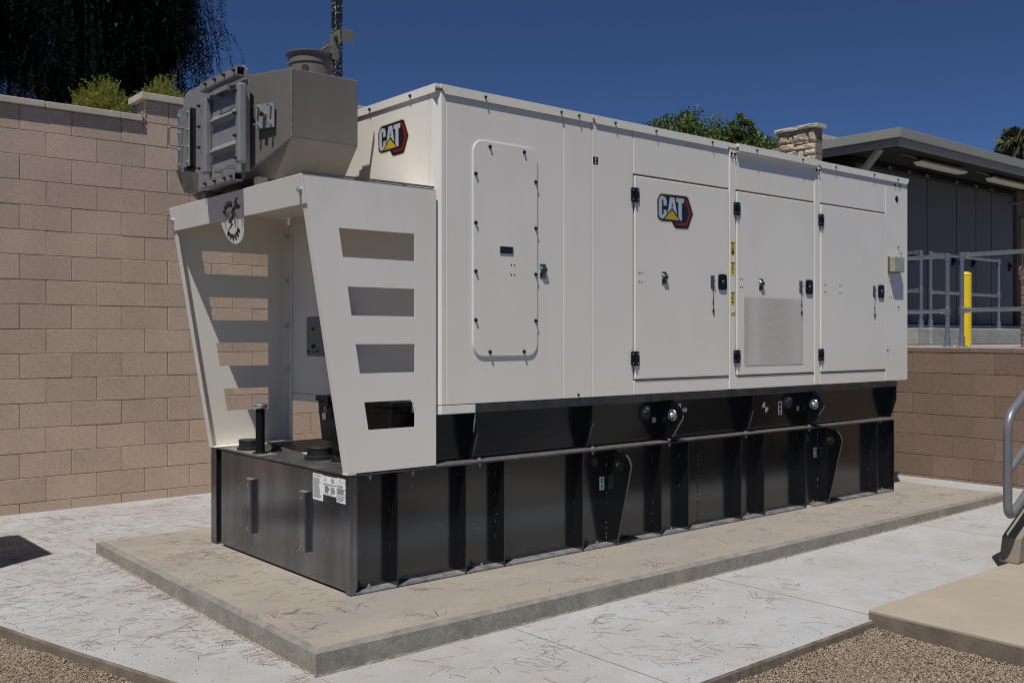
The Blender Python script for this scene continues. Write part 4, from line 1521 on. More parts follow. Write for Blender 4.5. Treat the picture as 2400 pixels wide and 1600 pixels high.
BOLT = [(5.3465, 2.0308), (5.266, 2.0809), (5.3063, 2.0899), (5.23, 2.1303), (5.258, 2.1365), (5.206, 2.1712), (5.1889, 2.1713), (5.1839, 2.1959), (5.1659, 2.2101), (5.1355, 2.2122), (5.1334, 2.2066), (5.1568, 2.2002), (5.1551, 2.1822), (5.1318, 2.1655), (5.1154, 2.1692), (5.1275, 2.1544), (5.1585, 2.1503), (5.1777, 2.1558), (5.2185, 2.1382), (5.1934, 2.125), (5.2633, 2.0879), (5.2438, 2.0753)]
b.prism(BOLT, EM, 0.0, 0.0016)
def stroke(p, q, w_):
    d = Vector((q[0] - p[0], q[1] - p[1]))
    n_ = Vector((-d.y, d.x)).normalized() * w_ / 2
    b.prism([(p[0] + n_.x, p[1] + n_.y), (q[0] + n_.x, q[1] + n_.y), (q[0] - n_.x, q[1] - n_.y), (p[0] - n_.x, p[1] - n_.y)], EM, 0.0, 0.0016)
# M (left of the bolt) and P (right), serif
stroke((5.326, 2.149), (5.326, 2.113), .004)
stroke((5.326, 2.149), (5.306, 2.117), .007)
stroke((5.306, 2.117), (5.286, 2.148), .004)
stroke((5.286, 2.148), (5.284, 2.112), .007)
stroke((5.331, 2.113), (5.320, 2.113), .002)
stroke((5.290, 2.112), (5.278, 2.112), .002)
stroke((5.222, 2.094), (5.220, 2.060), .007)
stroke((5.227, 2.059), (5.213, 2.059), .002)
for k in range(6):
    t0, t1 = math.radians(90 + 30 * k), math.radians(90 + 30 * (k + 1))
    stroke((5.219 + .012 * math.cos(t0), 2.085 + .009 * math.sin(t0)), (5.219 + .012 * math.cos(t1), 2.085 + .009 * math.sin(t1)), .003)
b.build('emblem_print', M_black_ink, ring)
text_part('POWER', 0.013, lambda u, v, a: FH(u, v, a + 0.0012), 5.242, 2.011, M_pink, ring)

# grey control box on the cabin wall
cb = thing('control_box', 'small grey electrical box with red and black buttons under the canopy', 'electrical box', (3.04, 5.36, 1.32))
b = MB()
b.box(2.950, 3.130, 5.235, 5.505, 1.322, 1.567)
b.build('box', M_panelgrey, cb, bevel=0.004)
b = MB()
b.box(2.943, 2.9495, 5.240, 5.500, 1.327, 1.562)
b.build('cover', M_panelgrey, cb, bevel=0.002)
for y_, z_, r_, m_ in ((5.415, 1.488, .008, M_red), (5.410, 1.385, .013, M_plastic), (5.466, 1.353, .006, M_plastic), (5.360, 1.353, .006, M_plastic), (5.413, 1.349, .003, M_plastic)):
    b = MB()
    b.cyl((2.943, y_, z_), (2.932, y_, z_), r_, 14)
    b.build('button', m_, cb)
b = MB()
b.tube([(3.05, 5.30, 1.322), (3.05, 5.295, 1.27), (3.06, 5.27, 1.20), (3.07, 5.25, 1.12), (3.06, 5.24, 1.075)], 0.007, 8)
b.build('cable', M_plastic, cb)

# black battery box with padlock
bb = thing('battery_box', 'tapered black battery box standing on the tank under the cabin edge', 'box', (3.2, 5.05, TZ))
b = MB()
b.hexa([(3.012, 4.66, 0.806), (3.40, 4.66, 0.806), (3.40, 5.435, 0.806), (3.012, 5.435, 0.806)],
       [(3.002, 4.62, 1.008), (3.42, 4.62, 1.008), (3.42, 5.462, 1.008), (3.002, 5.462, 1.008)])
b.box(3.002, 3.128, 4.62, 5.462, 1.0085, 1.045)
b.build('bin', M_plastic, bb, bevel=0.005, segs=2)
b = MB()
b.box(2.990, 3.130, 4.61, 5.475, 1.046, 1.079)
b.build('lid', M_plastic, bb, bevel=0.004)
b = MB()
b.box(3.03, 3.38, 4.70, 5.40, TZ + .0, 0.8055)
b.build('base', M_black, bb)
b = MB()
b.box(2.982, 2.990, 5.308, 5.346, 1.005, 1.085)
b.build('latch', M_screw, bb)
pk = thing('padlock', 'steel laminated padlock hanging from the latch of the black battery box', 'padlock', (2.978, 5.327, 0.94))
b = MB()
for k in range(6):
    b.box(2.968, 2.987, 5.306, 5.349, 0.940 + k * 0.0066, 0.9455 + k * 0.0066)
b.box(2.970, 2.985, 5.308, 5.347, 0.940, 0.979)
b.build('lock_body', M_steel, pk)
b = MB()
b.tube([(2.978, 5.315, .975), (2.978, 5.315, 1.001), (2.978, 5.319, 1.011), (2.978, 5.327, 1.016), (2.978, 5.336, 1.011), (2.978, 5.340, 1.001), (2.978, 5.340, .975)], 0.0032, 8)
b.build('shackle', M_steel, pk, smooth=True)

# ================================================================== EXHAUST HOUSING on the canopy
KS = 2.345 / 2.28
def S(v):
    return (v[0] * KS, v[1] * KS, CAMZ + (v[2] - CAMZ) * KS)
hs_ = thing('exhaust_housing', 'weathered grey exhaust silencer with bolted end door on the canopy roof', 'exhaust silencer', (2.75, 5.4, 2.262))
fl = [(4.976, 2.900), (4.938, 2.872), (4.932, 2.345), (4.976, 2.290), (5.729, 2.290), (5.800, 2.345), (5.800, 2.870), (5.737, 2.905)]
b = MB()
b.prism(fl, FX(2.28), -0.016, 0.0)
b.build('end_flange', M_grayc, hs_, bevel=0.003, tf=S)
# body: transition + box
sec0 = [(4.942, 2.842), (4.942, 2.330), (4.985, 2.300), (5.735, 2.300), (5.790, 2.330), (5.790, 2.842)]
sec1 = [(4.650, 2.840), (4.650, 2.480), (4.830, 2.285), (5.890, 2.285), (6.070, 2.480), (6.070, 2.840)]
vv = [(2.296, u, v) for u, v in sec0] + [(2.402, u, v) for u, v in sec1] + [(2.800, u, v) for u, v in sec1]
b = MB()
ff = []
for r_ in (0, 6):
    for k in range(6):
        ff.append((r_ + k, r_ + (k + 1) % 6, r_ + 6 + (k + 1) % 6, r_ + 6 + k))
ff += [tuple(range(6))[::-1], tuple(range(12, 18))]
ff = [f[::-1] for f in ff]
b.add(vv, ff)
b.build('housing', M_gray, hs_, bevel=0.006, segs=2, tf=S)
# weld beads
b = MB()
for p0, p1 in (((2.402, 4.650, 2.838), (2.402, 4.650, 2.482)), ((2.297, 4.938, 2.86), (2.297, 4.938, 2.33))):
    p0, p1 = Vector(p0), Vector(p1)
    n_ = 60
    for k in range(n_):
        q = p0.lerp(p1, k / n_)
        b.cyl(q, q + (p1 - p0).normalized() * 0.005, random.uniform(.0022, .0036), 5)
b.build('weld_bead', M_weld, hs_, kind='stuff', tf=S)
# end door
b = MB()
b.box(2.250, 2.280, 4.880, 5.345, 2.318, 2.800)
b.build('end_door', M_grayc, hs_, bevel=0.003, tf=S)
# channel frames: top, bottom, right, left (hollow square sections)
def hollow_y(y0, y1, x0, x1, z0, z1, t=0.006):
    q = MB()
    q.box(x0, x1, y0, y1, z1 - t, z1)
    q.box(x0, x1, y0, y1, z0, z0 + t)
    q.box(x0, x0 + t, y0, y1, z0 + t, z1 - t)
    q.box(x1 - t, x1, y0, y1, z0 + t, z1 - t)
    return q
hollow_y(4.868, 5.350, 2.198, 2.250, 2.812, 2.864).build('clamp_bar', M_grayc, hs_, bevel=0.003, segs=2, tf=S)
hollow_y(4.900, 5.360, 2.198, 2.250, 2.266, 2.312).build('clamp_bar', M_grayc, hs_, bevel=0.003, segs=2, tf=S)
b = MB()
b.box(2.200, 2.245, 4.842, 4.894, 2.352, 2.772)
b.build('clamp_bar', M_grayc, hs_, bevel=0.012, segs=3, tf=S)
b = MB()
b.box(2.210, 2.250, 5.300, 5.366, 2.356, 2.775)
b.build('clamp_bar', M_grayc, hs_, bevel=0.010, segs=3, tf=S)
for (y_, z_) in ((5.263, 2.8405), (5.137, 2.841), (5.018, 2.841), (4.893, 2.841), (5.263, 2.289), (5.137, 2.289), (5.010, 2.289), (4.925, 2.289),
                 (4.880, 2.735), (4.880, 2.615), (4.880, 2.497), (4.880, 2.381), (5.352, 2.736), (5.352, 2.620), (5.352, 2.504), (5.352, 2.386)):
    b = MB()
    b.cyl((2.1995, y_, z_), (2.196, y_, z_), 0.0105, 12)
    b.cyl((2.196, y_, z_), (2.186, y_, z_), 0.0080, 6)
    b.cyl((2.186, y_, z_), (2.179, y_, z_), 0.0045, 8)
    b.build('rusty_bolt', M_rust, hs_, tf=S)
# V ribs
for z_ in (2.640, 2.470):
    b = MB()
    b.prism([(2.250, z_ + 0.030), (2.222, z_ - 0.004), (2.250, z_ - 0.030)], lambda u, v, a: (u, a, v), 4.905, 5.285)
    b.build('stiffening_rib', M_grayc, hs_, bevel=0.003, segs=2, tf=S)
# strap handles
for z_, zr in ((2.772, 1), (2.352, 1)):
    b = MB()
    b.box(2.200, 2.250, 5.158, 5.164, z_ - .014, z_ + .014)
    b.box(2.200, 2.250, 4.992, 4.998, z_ - .014, z_ + .014)
    b.box(2.196, 2.201, 4.992, 5.164, z_ - .014, z_ + .014)
    b.build('strap_handle', M_grayc, hs_, bevel=0.004, segs=2, tf=S)
# side access plate with a bar handle, sticking out on the left
b = MB()
b.hexa([(2.232, 5.592, 2.437), (2.240, 5.592, 2.437), (2.240, 5.765, 2.428), (2.232, 5.765, 2.428)], [(2.232, 5.592, 2.792), (2.240, 5.592, 2.792), (2.240, 5.765, 2.790), (2.232, 5.765, 2.790)])
b.build('access_plate', M_panelgrey, hs_, bevel=0.002, tf=S)
b = MB()
b.box(2.2405, 2.280, 5.605, 5.72, 2.44, 2.78)
b.build('plate_backing', M_doordark, hs_, tf=S)  # dark colour stands in for the shadow behind the access plate
b = MB()
for k in range(48):
    z_ = 2.44 + k * 0.0072
    b.box(2.231, 2.237, 5.5895, 5.5918, z_, z_ + 0.005)
b.build('gasket_edge', mat('frayed_gasket', (0.46, 0.40, 0.28), 0.9, var=0.3, vs=90), hs_, kind='stuff', tf=S)
for y_ in (5.610, 5.742):
    for z_ in (2.46, 2.55, 2.65, 2.75):
        b = MB()
        b.bolt((2.232, y_, z_), (-1, 0, 0), 0.0065, 0.009)
        b.build('plate_bolt', M_steel, hs_, tf=S)
b = MB()
b.tube([(2.232, 5.675, 2.668), (2.165, 5.690, 2.668), (2.155, 5.700, 2.660), (2.155, 5.700, 2.570), (2.165, 5.690, 2.562), (2.232, 5.675, 2.562)], 0.0055, 8)
b.build('bar_handle', M_hand, hs_, smooth=True, tf=S)
# dark lower shroud below the access plate
b = MB()
b.hexa([(2.262, 5.57, 2.300), (2.278, 5.57, 2.300), (2.278, 5.735, 2.296), (2.262, 5.735, 2.296)], [(2.232, 5.57, 2.40), (2.278, 5.57, 2.40), (2.278, 5.80, 2.44), (2.232, 5.80, 2.44)])
b.build('lower_shroud', M_gray, hs_, tf=S)
# sensor plate on the tapered face
A0, A1 = Vector((2.312, 4.858, 0)), Vector((2.360, 4.744, 0))
du = (A1 - A0).normalized()
dn = Vector((du.y, -du.x, 0))
if dn.x > 0:
    dn = -dn
def PF(u, v, a):
    p = A0 + du * u + dn * a
    return (p.x, p.y, v)
LP = (A1 - A0).length
b = MB()
b.prism([(0, 2.539), (LP, 2.539), (LP, 2.668), (0, 2.668)], PF, 0.008, 0.014)
pt = b.build('sensor_plate', M_grayc, hs_, bevel=0.001, tf=S)
for u_ in (0.018, LP - 0.02):
    for z_ in (2.555, 2.652):
        b = MB()
        b.cyl(PF(u_, z_, -0.002), PF(u_, z_, 0.048), 0.0055, 10)
        b.build('stud', M_steel, pt, tf=S)
b = MB()
b.cyl(PF(LP * .5, 2.608, 0.012), PF(LP * .5, 2.608, 0.038), 0.013, 10)
b.build('boss', M_grayc, pt, tf=S)
b = MB()
b.cyl(PF(LP * .5, 2.608, 0.038), PF(LP * .5, 2.608, 0.062), 0.0135, 6)
b.build('rusty_plug', M_rust, pt, tf=S)
# outlet stack with rain flap counterweight
oc = (2.651, 4.905)
b = MB()
def lath(prof, n=40):
    b.lathe((oc[0], oc[1], 0), prof, n)
b.lathe((oc[0], oc[1], 0), [(0.118, 2.835), (0.118, 2.930), (0.112, 2.934), (0.112, 2.940), (0.122, 2.944), (0.122, 2.984), (0.126, 2.988), (0.136, 2.998), (0.136, 3.003), (0.120, 3.003), (0.116, 2.995), (0.112, 2.86)], 40)
b.build('outlet_collar', M_gray, hs_, smooth=True, tf=S)
b = MB()
b.cyl((2.548, 4.775, 2.885), (2.535, 4.752, 2.885), 0.020, 10)
b.build('boss', M_rust, hs_, tf=S)
b = MB()
b.cyl((2.42, 4.93, 2.842), (2.48, 4.93, 2.850), 0.012, 6)
b.build('rusty_plug', M_rust, hs_, tf=S)
b = MB()
b.box(2.712, 2.744, 4.770, 4.776, 2.965, 3.095)
b.box(2.712, 2.744, 4.870, 4.876, 2.965, 3.080)
b.box(2.744, 2.75, 4.770, 4.876, 2.965, 3.05)
b.box(2.742, 2.748, 4.75, 4.86, 3.05, 3.125)
b.box(2.746, 2.832, 4.742, 4.750, 3.072, 3.135)
b.box(2.746, 2.752, 4.742, 4.83, 3.060, 3.135)
b.build('flap_counterweight', M_gray, hs_, bevel=0.002, tf=S)
b = MB()
b.cyl((2.728, 4.768, 3.085), (2.728, 4.758, 3.085), 0.010, 6)
b.build('rusty_bolt', M_rust, hs_, tf=S)
b = MB()
b.tube([(2.70, 4.79, 3.045), (2.66, 4.82, 3.010), (2.62, 4.86, 3.006)], 0.006, 8)
b.build('flap_arm', M_gray, hs_, tf=S)
# legs between housing and canopy roof
for x0, x1, y0, y1 in ((2.372, 2.43, 4.98, 5.04), (2.372, 2.43, 5.70, 5.76), (2.80, 2.86, 5.0, 5.06), (2.80, 2.86, 5.7, 5.76), (2.44, 2.78, 5.06, 5.68)):
    b = MB()
    b.box(x0, x1, y0, y1, 2.252, 2.312)
    b.build('support_leg', M_black if x0 == 2.44 else M_gray, hs_)
# low angle bracket beside the cabin
b = MB()
b.box(3.02, 3.10, 4.70, 5.90, 2.252, 2.30)
b.build('angle_bracket', M_gray, hs_, bevel=0.003)

# mast behind the silencer
mast = thing('mast_pole', 'black square speckled mast rising out of frame behind the silencer', 'pole', (5.44, 9.45, 3.28))
b = MB()
b.box(5.378, 5.468, 9.40, 9.49, 3.285, 9.5)
b.build('shaft', M_pole, mast, bevel=0.006)
b = MB()
b.box(5.33, 5.52, 9.35, 9.54, 3.28, 3.295)
b.build('base_plate', M_pole, mast)

# ================================================================== RAILINGS
def railing(label, posts, runs, base, top, mid, ends, r=0.024):
    t = thing('pipe_railing', label, 'railing', (posts[0][0], posts[0][1], base), 'galvanised pipe railings on the upper platform')
    for (x, y) in posts:
        b = MB()
        b.cyl((x, y, base), (x, y, top), r, 16)
        b.build('post', M_galv, t, smooth=True)
        b = MB()
        b.cyl((x, y, base), (x, y, base + 0.012), 0.062, 18)
        b.cyl((x, y, base + 0.012), (x, y, base + 0.12), r * 1.45, 16)
        b.build('floor_flange', M_galv, t, bevel=0.003, smooth=True)
        b = MB()
        b.cyl((x, y, top - 0.06), (x, y, top + 0.028), r * 1.32, 16)
        b.build('pipe_fitting', M_galv, t, bevel=0.006, smooth=True)
        b = MB()
        b.cyl((x, y, mid - 0.045), (x, y, mid + 0.045), r * 1.32, 16)
        b.build('pipe_fitting', M_galv, t, bevel=0.006, smooth=True)
    for (p, q) in runs:
        for z in (top, mid):
            b = MB()
            b.cyl((p[0], p[1], z), (q[0], q[1], z), r, 16)
            b.build('rail', M_galv, t, smooth=True)
            if z in (top, mid):
                d = (Vector((*q, 0)) - Vector((*p, 0))).normalized()
                b = MB()
                b.cyl((p[0], p[1], z), (p[0] + d.x * 0.085, p[1] + d.y * 0.085, z), r * 1.30, 16)
                b.build('rail_socket', M_galv, t, smooth=True, bevel=0.003)
    return t
railing('near pipe railing ending left of the yellow bollard, running behind the cabin', [(11.35, 5.57)], [((11.35, 5.57), (11.35, 8.2))], 1.33, 2.395, 1.745, 0)
railing('near pipe railing starting beside the yellow bollard and running out of frame', [(11.35, 5.40), (11.35, 3.2)], [((11.35, 5.40), (11.35, 3.0))], 1.33, 2.395, 1.755, 0)
railing('far pipe railing on the concrete curb ending at its left corner post', [(13.65, 7.09)], [((13.65, 7.09), (13.65, 8.6))], 1.573, 2.665, 2.115, 0)
railing('far pipe railing with two posts in front of the blue-grey doors', [(13.93, 7.09), (16.15, 7.09)], [((13.93, 7.09), (16.15, 7.09))], 1.573, 2.665, 2.105, 0)

# bollard
bo = thing('safety_bollard', 'bright yellow round bollard behind the near railing posts', 'bollard', (11.95, 5.64, 1.33))
b = MB()
b.lathe((11.95, 5.64, 1.33), [(0.067, 0), (0.067, 0.865), (0.070, 0.868), (0.070, 0.880), (0.062, 0.892), (0.040, 0.903), (0.012, 0.908)], 28)
b.build('sleeve', M_yellow, bo, smooth=True)
# tan bin
bn = thing('perforated_bin', 'tan perforated round litter bin cut by the right edge of the photo', 'bin', (11.60, 4.64, 1.33))
b = MB()
b.lathe((11.60, 4.64, 1.33), [(0.185, 0), (0.19, 0.02), (0.19, 0.76)], 40)
b.build('body', M_bin, bn, smooth=True)
b = MB()
b.lathe((11.60, 4.64, 1.33), [(0.20, 0.76), (0.205, 0.78), (0.195, 0.80), (0.21, 0.82), (0.21, 0.89), (0.20, 0.905), (0.10, 0.91)], 40)
b.build('rim', M_bin, bn, smooth=True)
b = MB()
for k in range(26):
    t = 2 * math.pi * k / 26
    for j_ in range(12):
        tt = t + (math.pi / 26 if j_ % 2 else 0)
        c_ = Vector((11.60 + .1905 * math.cos(tt), 4.64 + .1905 * math.sin(tt), 1.33 + 0.08 + j_ * 0.056))
        n_ = Vector((math.cos(tt), math.sin(tt), 0))
        b.cyl(c_, c_ + n_ * 0.0015, 0.010, 8)
b.build('perforations', M_doordark, bn, kind='stuff')

# stair cheek and handrail at the right edge
ck = thing('concrete_stair', 'tan concrete stair with a low cheek wall at the right edge, in handrail shadow', 'stairs', (6.3, 2.6, 0.065))
b = MB()
b.prism([(6.165, 0.066), (6.205, 0.215), (6.24, 0.235), (8.2, 1.23), (9.0, 1.30), (9.0, 0.066)], lambda u, v, a: (u, a, v), 2.588, 2.705)
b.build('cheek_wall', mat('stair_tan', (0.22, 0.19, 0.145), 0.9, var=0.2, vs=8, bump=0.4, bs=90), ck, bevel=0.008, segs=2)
for k in range(7):
    b = MB()
    b.box(6.42 + 0.30 * k, 9.0, 1.3, 2.587, 0.066 + 0.165 * k if k else 0.066, 0.066 + 0.165 * (k + 1))
    b.build('step', MATS['stair_tan'], ck, bevel=0.006)
hr = thing('stair_handrail', 'dark grey bent pipe handrail looping down at the right edge of the photo', 'handrail', (6.3, 2.6, 0.24))
HY = 2.60
def bend(pts, n=7):
    """round the corners of a polyline: pts = (x, z, radius)"""
    out = [Vector((pts[0][0], HY, pts[0][1]))]
    for i in range(1, len(pts) - 1):
        p = Vector((pts[i][0], HY, pts[i][1]))
        a_ = (Vector((pts[i - 1][0], HY, pts[i - 1][1])) - p).normalized()
        c_ = (Vector((pts[i + 1][0], HY, pts[i + 1][1])) - p).normalized()
        r_ = pts[i][2]
        for k in range(n + 1):
            t = k / n
            out.append(p + a_ * r_ * (1 - t) ** 2 + c_ * r_ * t ** 2)
    out.append(Vector((pts[-1][0], HY, pts[-1][1])))
    return out
b = MB()
b.tube(bend([(8.6, 2.285, 0), (6.046, 0.962, 0.10), (6.046, 0.345, 0.10), (8.6, 1.668, 0)]), 0.0255, 16)
b.build('rail_loop', M_hand, hr, smooth=True)
b = MB()
b.cyl((6.066, HY, 0.640), (8.6, HY, 1.953), 0.021, 14)
b.build('mid_rail', M_hand, hr, smooth=True)
for x_ in (6.36, 7.9):
    b = MB()
    b.cyl((x_, HY - 0.0, 0.24 + (x_ - 6.14) * .507), (x_, HY, 0.52 + (x_ - 6.30) * 0.518 - 0.03), 0.024, 14)
    b.build('post', M_hand, hr, smooth=True)

# ================================================================== BUILDING, PIER, FAR CAP
bd = thing('service_building', 'low building with blue-grey metal doors under a deep grey flat roof', 'building', (17.0, 9.0, 1.64))
b = MB()
b.box(13.55, 19.07, 8.14, 12, 1.60, 4.18)
b.build('wall', M_doordark, bd)
seams = [13.60, 14.02, 14.60, 15.185, 15.810, 16.839, 17.560, 18.172, 19.065]
for k in range(len(seams) - 1):
    b = MB()
    b.box(seams[k] + 0.012, seams[k + 1] - 0.012, 8.10, 8.139, 1.668, 4.07)
    dp = b.build('metal_door', M_door, bd, bevel=0.006)
for x_ in (15.29, 16.70, 16.97, 17.43, 18.90):
    b = MB()
    b.box(x_ - 0.035, x_ + 0.035, 8.075, 8.099, 2.67, 2.83)
    b.cyl((x_, 8.075, 2.76), (x_, 8.04, 2.76), 0.03, 10)
    b.build('door_lock', M_plastic, bd)
b = MB()
for x_ in (14.6, 15.21, 15.80, 16.84, 17.56, 18.17):
    b.box(x_ - 0.04, x_ + 0.04, 8.09, 8.12, 4.085, 4.14)
b.build('door_guide', M_fascia, bd)
b = MB()
b.box(13.6, 19.1, 8.085, 8.139, 4.075, 4.10)
b.build('head_track', MATS['dark_steel'], bd)
b = MB()
b.box(12.95, 34, 7.05, 13.5, 4.232, 4.345)
b.build('roof', M_fascia, bd)
b = MB()
b.box(12.90, 34.05, 7.00, 7.045, 4.225, 4.358)
b.box(12.90, 12.945, 7.046, 13.5, 4.225, 4.358)
b.build('fascia', M_fascia, bd, bevel=0.004)
b = MB()
b.box(12.98, 34.05, 7.06, 7.12, 4.13, 4.231)
b.box(12.98, 13.04, 7.121, 13.5, 4.13, 4.231)
b.build('soffit_trim', M_fascia, bd, bevel=0.004)
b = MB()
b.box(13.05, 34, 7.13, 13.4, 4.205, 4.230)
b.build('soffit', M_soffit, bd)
b = MB()
b.hexa([(13.10, 7.42, 4.13), (13.22, 7.42, 4.13), (13.22, 7.50, 4.13), (13.10, 7.50, 4.13)], [(13.55, 8.26, 3.60), (13.67, 8.26, 3.60), (13.67, 8.34, 3.62), (13.55, 8.34, 3.62)])
b.build('roof_brace', M_fascia, bd)
b = MB()
b.hexa([(19.0, 8.1, 3.92), (19.05, 8.1, 3.92), (19.05, 8.16, 3.95), (19.0, 8.16, 3.95)], [(19.55, 7.3, 4.18), (19.60, 7.3, 4.18), (19.60, 7.36, 4.2), (19.55, 7.36, 4.2)])
b.build('roof_brace', M_fascia, bd)
b = MB()
b.box(19.28, 26, 8.12, 12, 1.60, 4.20)
b.build('wall', M_brown, bd)
b = MB()
b.box(19.36, 20.6, 8.07, 8.119, 1.64, 3.70)
wf = b.build('window_frame', mat('window_frame_tan', (0.24, 0.20, 0.15), 0.6), bd)
b = MB()
b.box(19.46, 20.5, 8.055, 8.069, 2.75, 3.62)
b.build('pane', M_glass, wf)
b = MB()
b.box(19.46, 20.5, 8.055, 8.069, 1.70, 2.65)
b.build('pane', M_doordark, wf)
for i, (x0, x1, lab) in enumerate(((14.43, 15.95, 'long white soffit lamp nearer the roof corner'), (16.85, 18.40, 'long white soffit lamp cut by the right edge of the photo'))):
    la = thing('soffit_lamp', lab, 'lamp', ((x0 + x1) / 2, 7.55, 4.20), 'linear lamps under the roof')
    b = MB()
    b.box(x0 + .05, x1 - .05, 7.49, 7.61, 4.135, 4.165)
    b.build('lamp_tray', M_fascia, la, bevel=0.004)
    b = MB()
    b.prism([(x0, 4.134), (x0 + 0.10, 4.085), (x1 - 0.10, 4.085), (x1, 4.134)], lambda u, v, a: (u, a, v), 7.47, 7.63)
    b.build('diffuser', M_diff, la, bevel=0.012, segs=2)
    b = MB()
    for x_ in (x0 + 0.25, x1 - 0.25):
        b.cyl((x_, 7.55, 4.165), (x_, 7.55, 4.204), 0.01, 8)
    b.tube([(x0 - .5, 7.55, 4.185), (x0 - .1, 7.55, 4.18), (x0 + .05, 7.55, 4.15)], 0.010, 8)
    b.build('hanger', MATS['dark_steel'], la)

# stone pier
pr_ = thing('stone_pier', 'square pier faced in rough tan stones with a stone cap beside the roof', 'pillar', (11.6, 7.73, 1.33))
b = MB()
b.box(11.515, 11.66, 7.435, 8.03, 1.33, 4.228)
b.build('core', mat('pier_block', (0.23, 0.175, 0.145), 0.95, var=0.12, vs=3, bump=0.6, bs=120), pr_)
for zc in (4.058, 3.90, 3.70):
    b = MB()
    b.box(11.512, 11.662, 7.4305, 7.4345, zc, zc + 0.006)
    b.build('joint', M_mortar, pr_)
ST = dict(a=[7.851, 8.015, 4.075, 4.193], b=[7.796, 7.843, 4.078, 4.167], c=[7.551, 7.788, 4.078, 4.193], d=[7.445, 7.541, 4.043, 4.217], e=[7.781, 8.009, 3.976, 4.067],
          f=[7.445, 7.769, 3.962, 4.034], g=[7.713, 7.907, 3.901, 3.961], h=[7.622, 7.704, 3.854, 3.953], i=[7.443, 7.613, 3.881, 3.952], j=[7.443, 7.613, 3.805, 3.872],
          k=[7.915, 8.005, 3.908, 3.967], l=[7.551, 7.769, 4.040, 4.070], m=[7.551, 7.80, 4.200, 4.222], n_=[7.82, 8.02, 4.200, 4.222])
z = 3.795
while z > 1.45:
    h_ = random.uniform(.08, .12)
    y = 7.443
    while y < 7.99:
        w_ = min(random.uniform(.14, .28), 8.012 - y)
        ST['r%f%f' % (z, y)] = [y, y + w_ - 0.012, z - h_ + 0.01, z]
        y += w_
    z -= h_
def rough_stone(y0, y1, z0, z1, x0, dep):
    r_ = random
    ny_, nz_ = 5, 4
    vv, ff = [], []
    cy, cz = (y0 + y1) / 2, (z0 + z1) / 2
    for k in range(nz_ + 1):
        for i in range(ny_ + 1):
            u, v = i / ny_, k / nz_
            edge = min(u, 1 - u, v, 1 - v)
            yy = y0 + (y1 - y0) * u + r_.uniform(-.004, .004)
            zz_ = z0 + (z1 - z0) * v + r_.uniform(-.004, .004)
            if edge == 0 and (u in (0, 1) and v in (0, 1)):
                yy += (cy - yy) * 0.08
                zz_ += (cz - zz_) * 0.12
            vv.append((x0 - (dep * (0.25 if edge == 0 else 1.0) + r_.uniform(-.006, .006)), yy, zz_))
    for k in range(nz_):
        for i in range(ny_):
            q = k * (ny_ + 1) + i
            ff.append((q, q + ny_ + 1, q + ny_ + 2, q + 1))
    base_ = len(vv)
    bq = MB()
    bq.add(vv, ff)
    per = [i for i in range(ny_ + 1)] + [k * (ny_ + 1) + ny_ for k in range(1, nz_ + 1)] + [nz_ * (ny_ + 1) + i for i in range(ny_ - 1, -1, -1)] + [k * (ny_ + 1) for k in range(nz_ - 1, 0, -1)]
    vb = [(x0 + 0.01, vv[i][1], vv[i][2]) for i in per]
    n_ = len(per)
    off = len(bq.v)
    bq.v += vb
    bq.f += [(per[i], per[(i + 1) % n_], off + (i + 1) % n_, off + i) for i in range(n_)]
    return bq
for k_, (y0, y1, z0, z1) in ST.items():
    q = rough_stone(y0, y1, z0, z1, 11.515, 0.028)
    q.build('stone', M_stone, pr_)
for y0, y1 in ((7.39, 7.735), (7.74, 8.06)):
    b = MB()
    n_ = 8
    b.box(11.47, 11.70, y0, y1, 4.232, 4.286)
    b.build('cap_stone', M_cap, pr_, bevel=0.004)
    q = rough_stone(y0 + .003, y1 - .003, 4.233, 4.285, 11.47, 0.015)
    q.build('cap_face', mat('pier_cap_face', (0.52, 0.47, 0.40), 0.95, var=0.25, vs=14, bump=1, bs=50), pr_)
fw = thing('far_parapet', 'pale parapet wall end seen between the stone pier and the roof', 'wall', (14.5, 8.9, 3.28))
b = MB()
b.box(13.3, 18.0, 8.73, 8.95, 1.33, 4.54)
b.build('wall', M_block, fw)
for x_ in (13.2, 13.93, 14.66, 15.4, 16.1):
    b = MB()
    b.box(x_ + .003, x_ + 0.727, 8.68, 8.99, 4.541, 4.622)
    b.build('cap_stone', M_cap, fw, bevel=0.004)

# unseen cabinet added out of frame at the left to cast the slab shadow
uc = thing('shadow_cabinet', 'unseen green-grey cabinet added outside the left edge to cast the slab shadow', 'cabinet', (0.9, 6.88, 0.0))
b = MB()
b.box(0.55, 1.19, 6.44, 7.33, 0.0, 1.50)
b.build('housing', M_panelgrey, uc, bevel=0.01)
for y0, y1 in ((6.47, 6.88), (6.89, 7.30)):
    b = MB()
    b.box(1.1905, 1.20, y0, y1, 0.06, 1.44)
    b.build('door', M_panelgrey, uc, bevel=0.003)

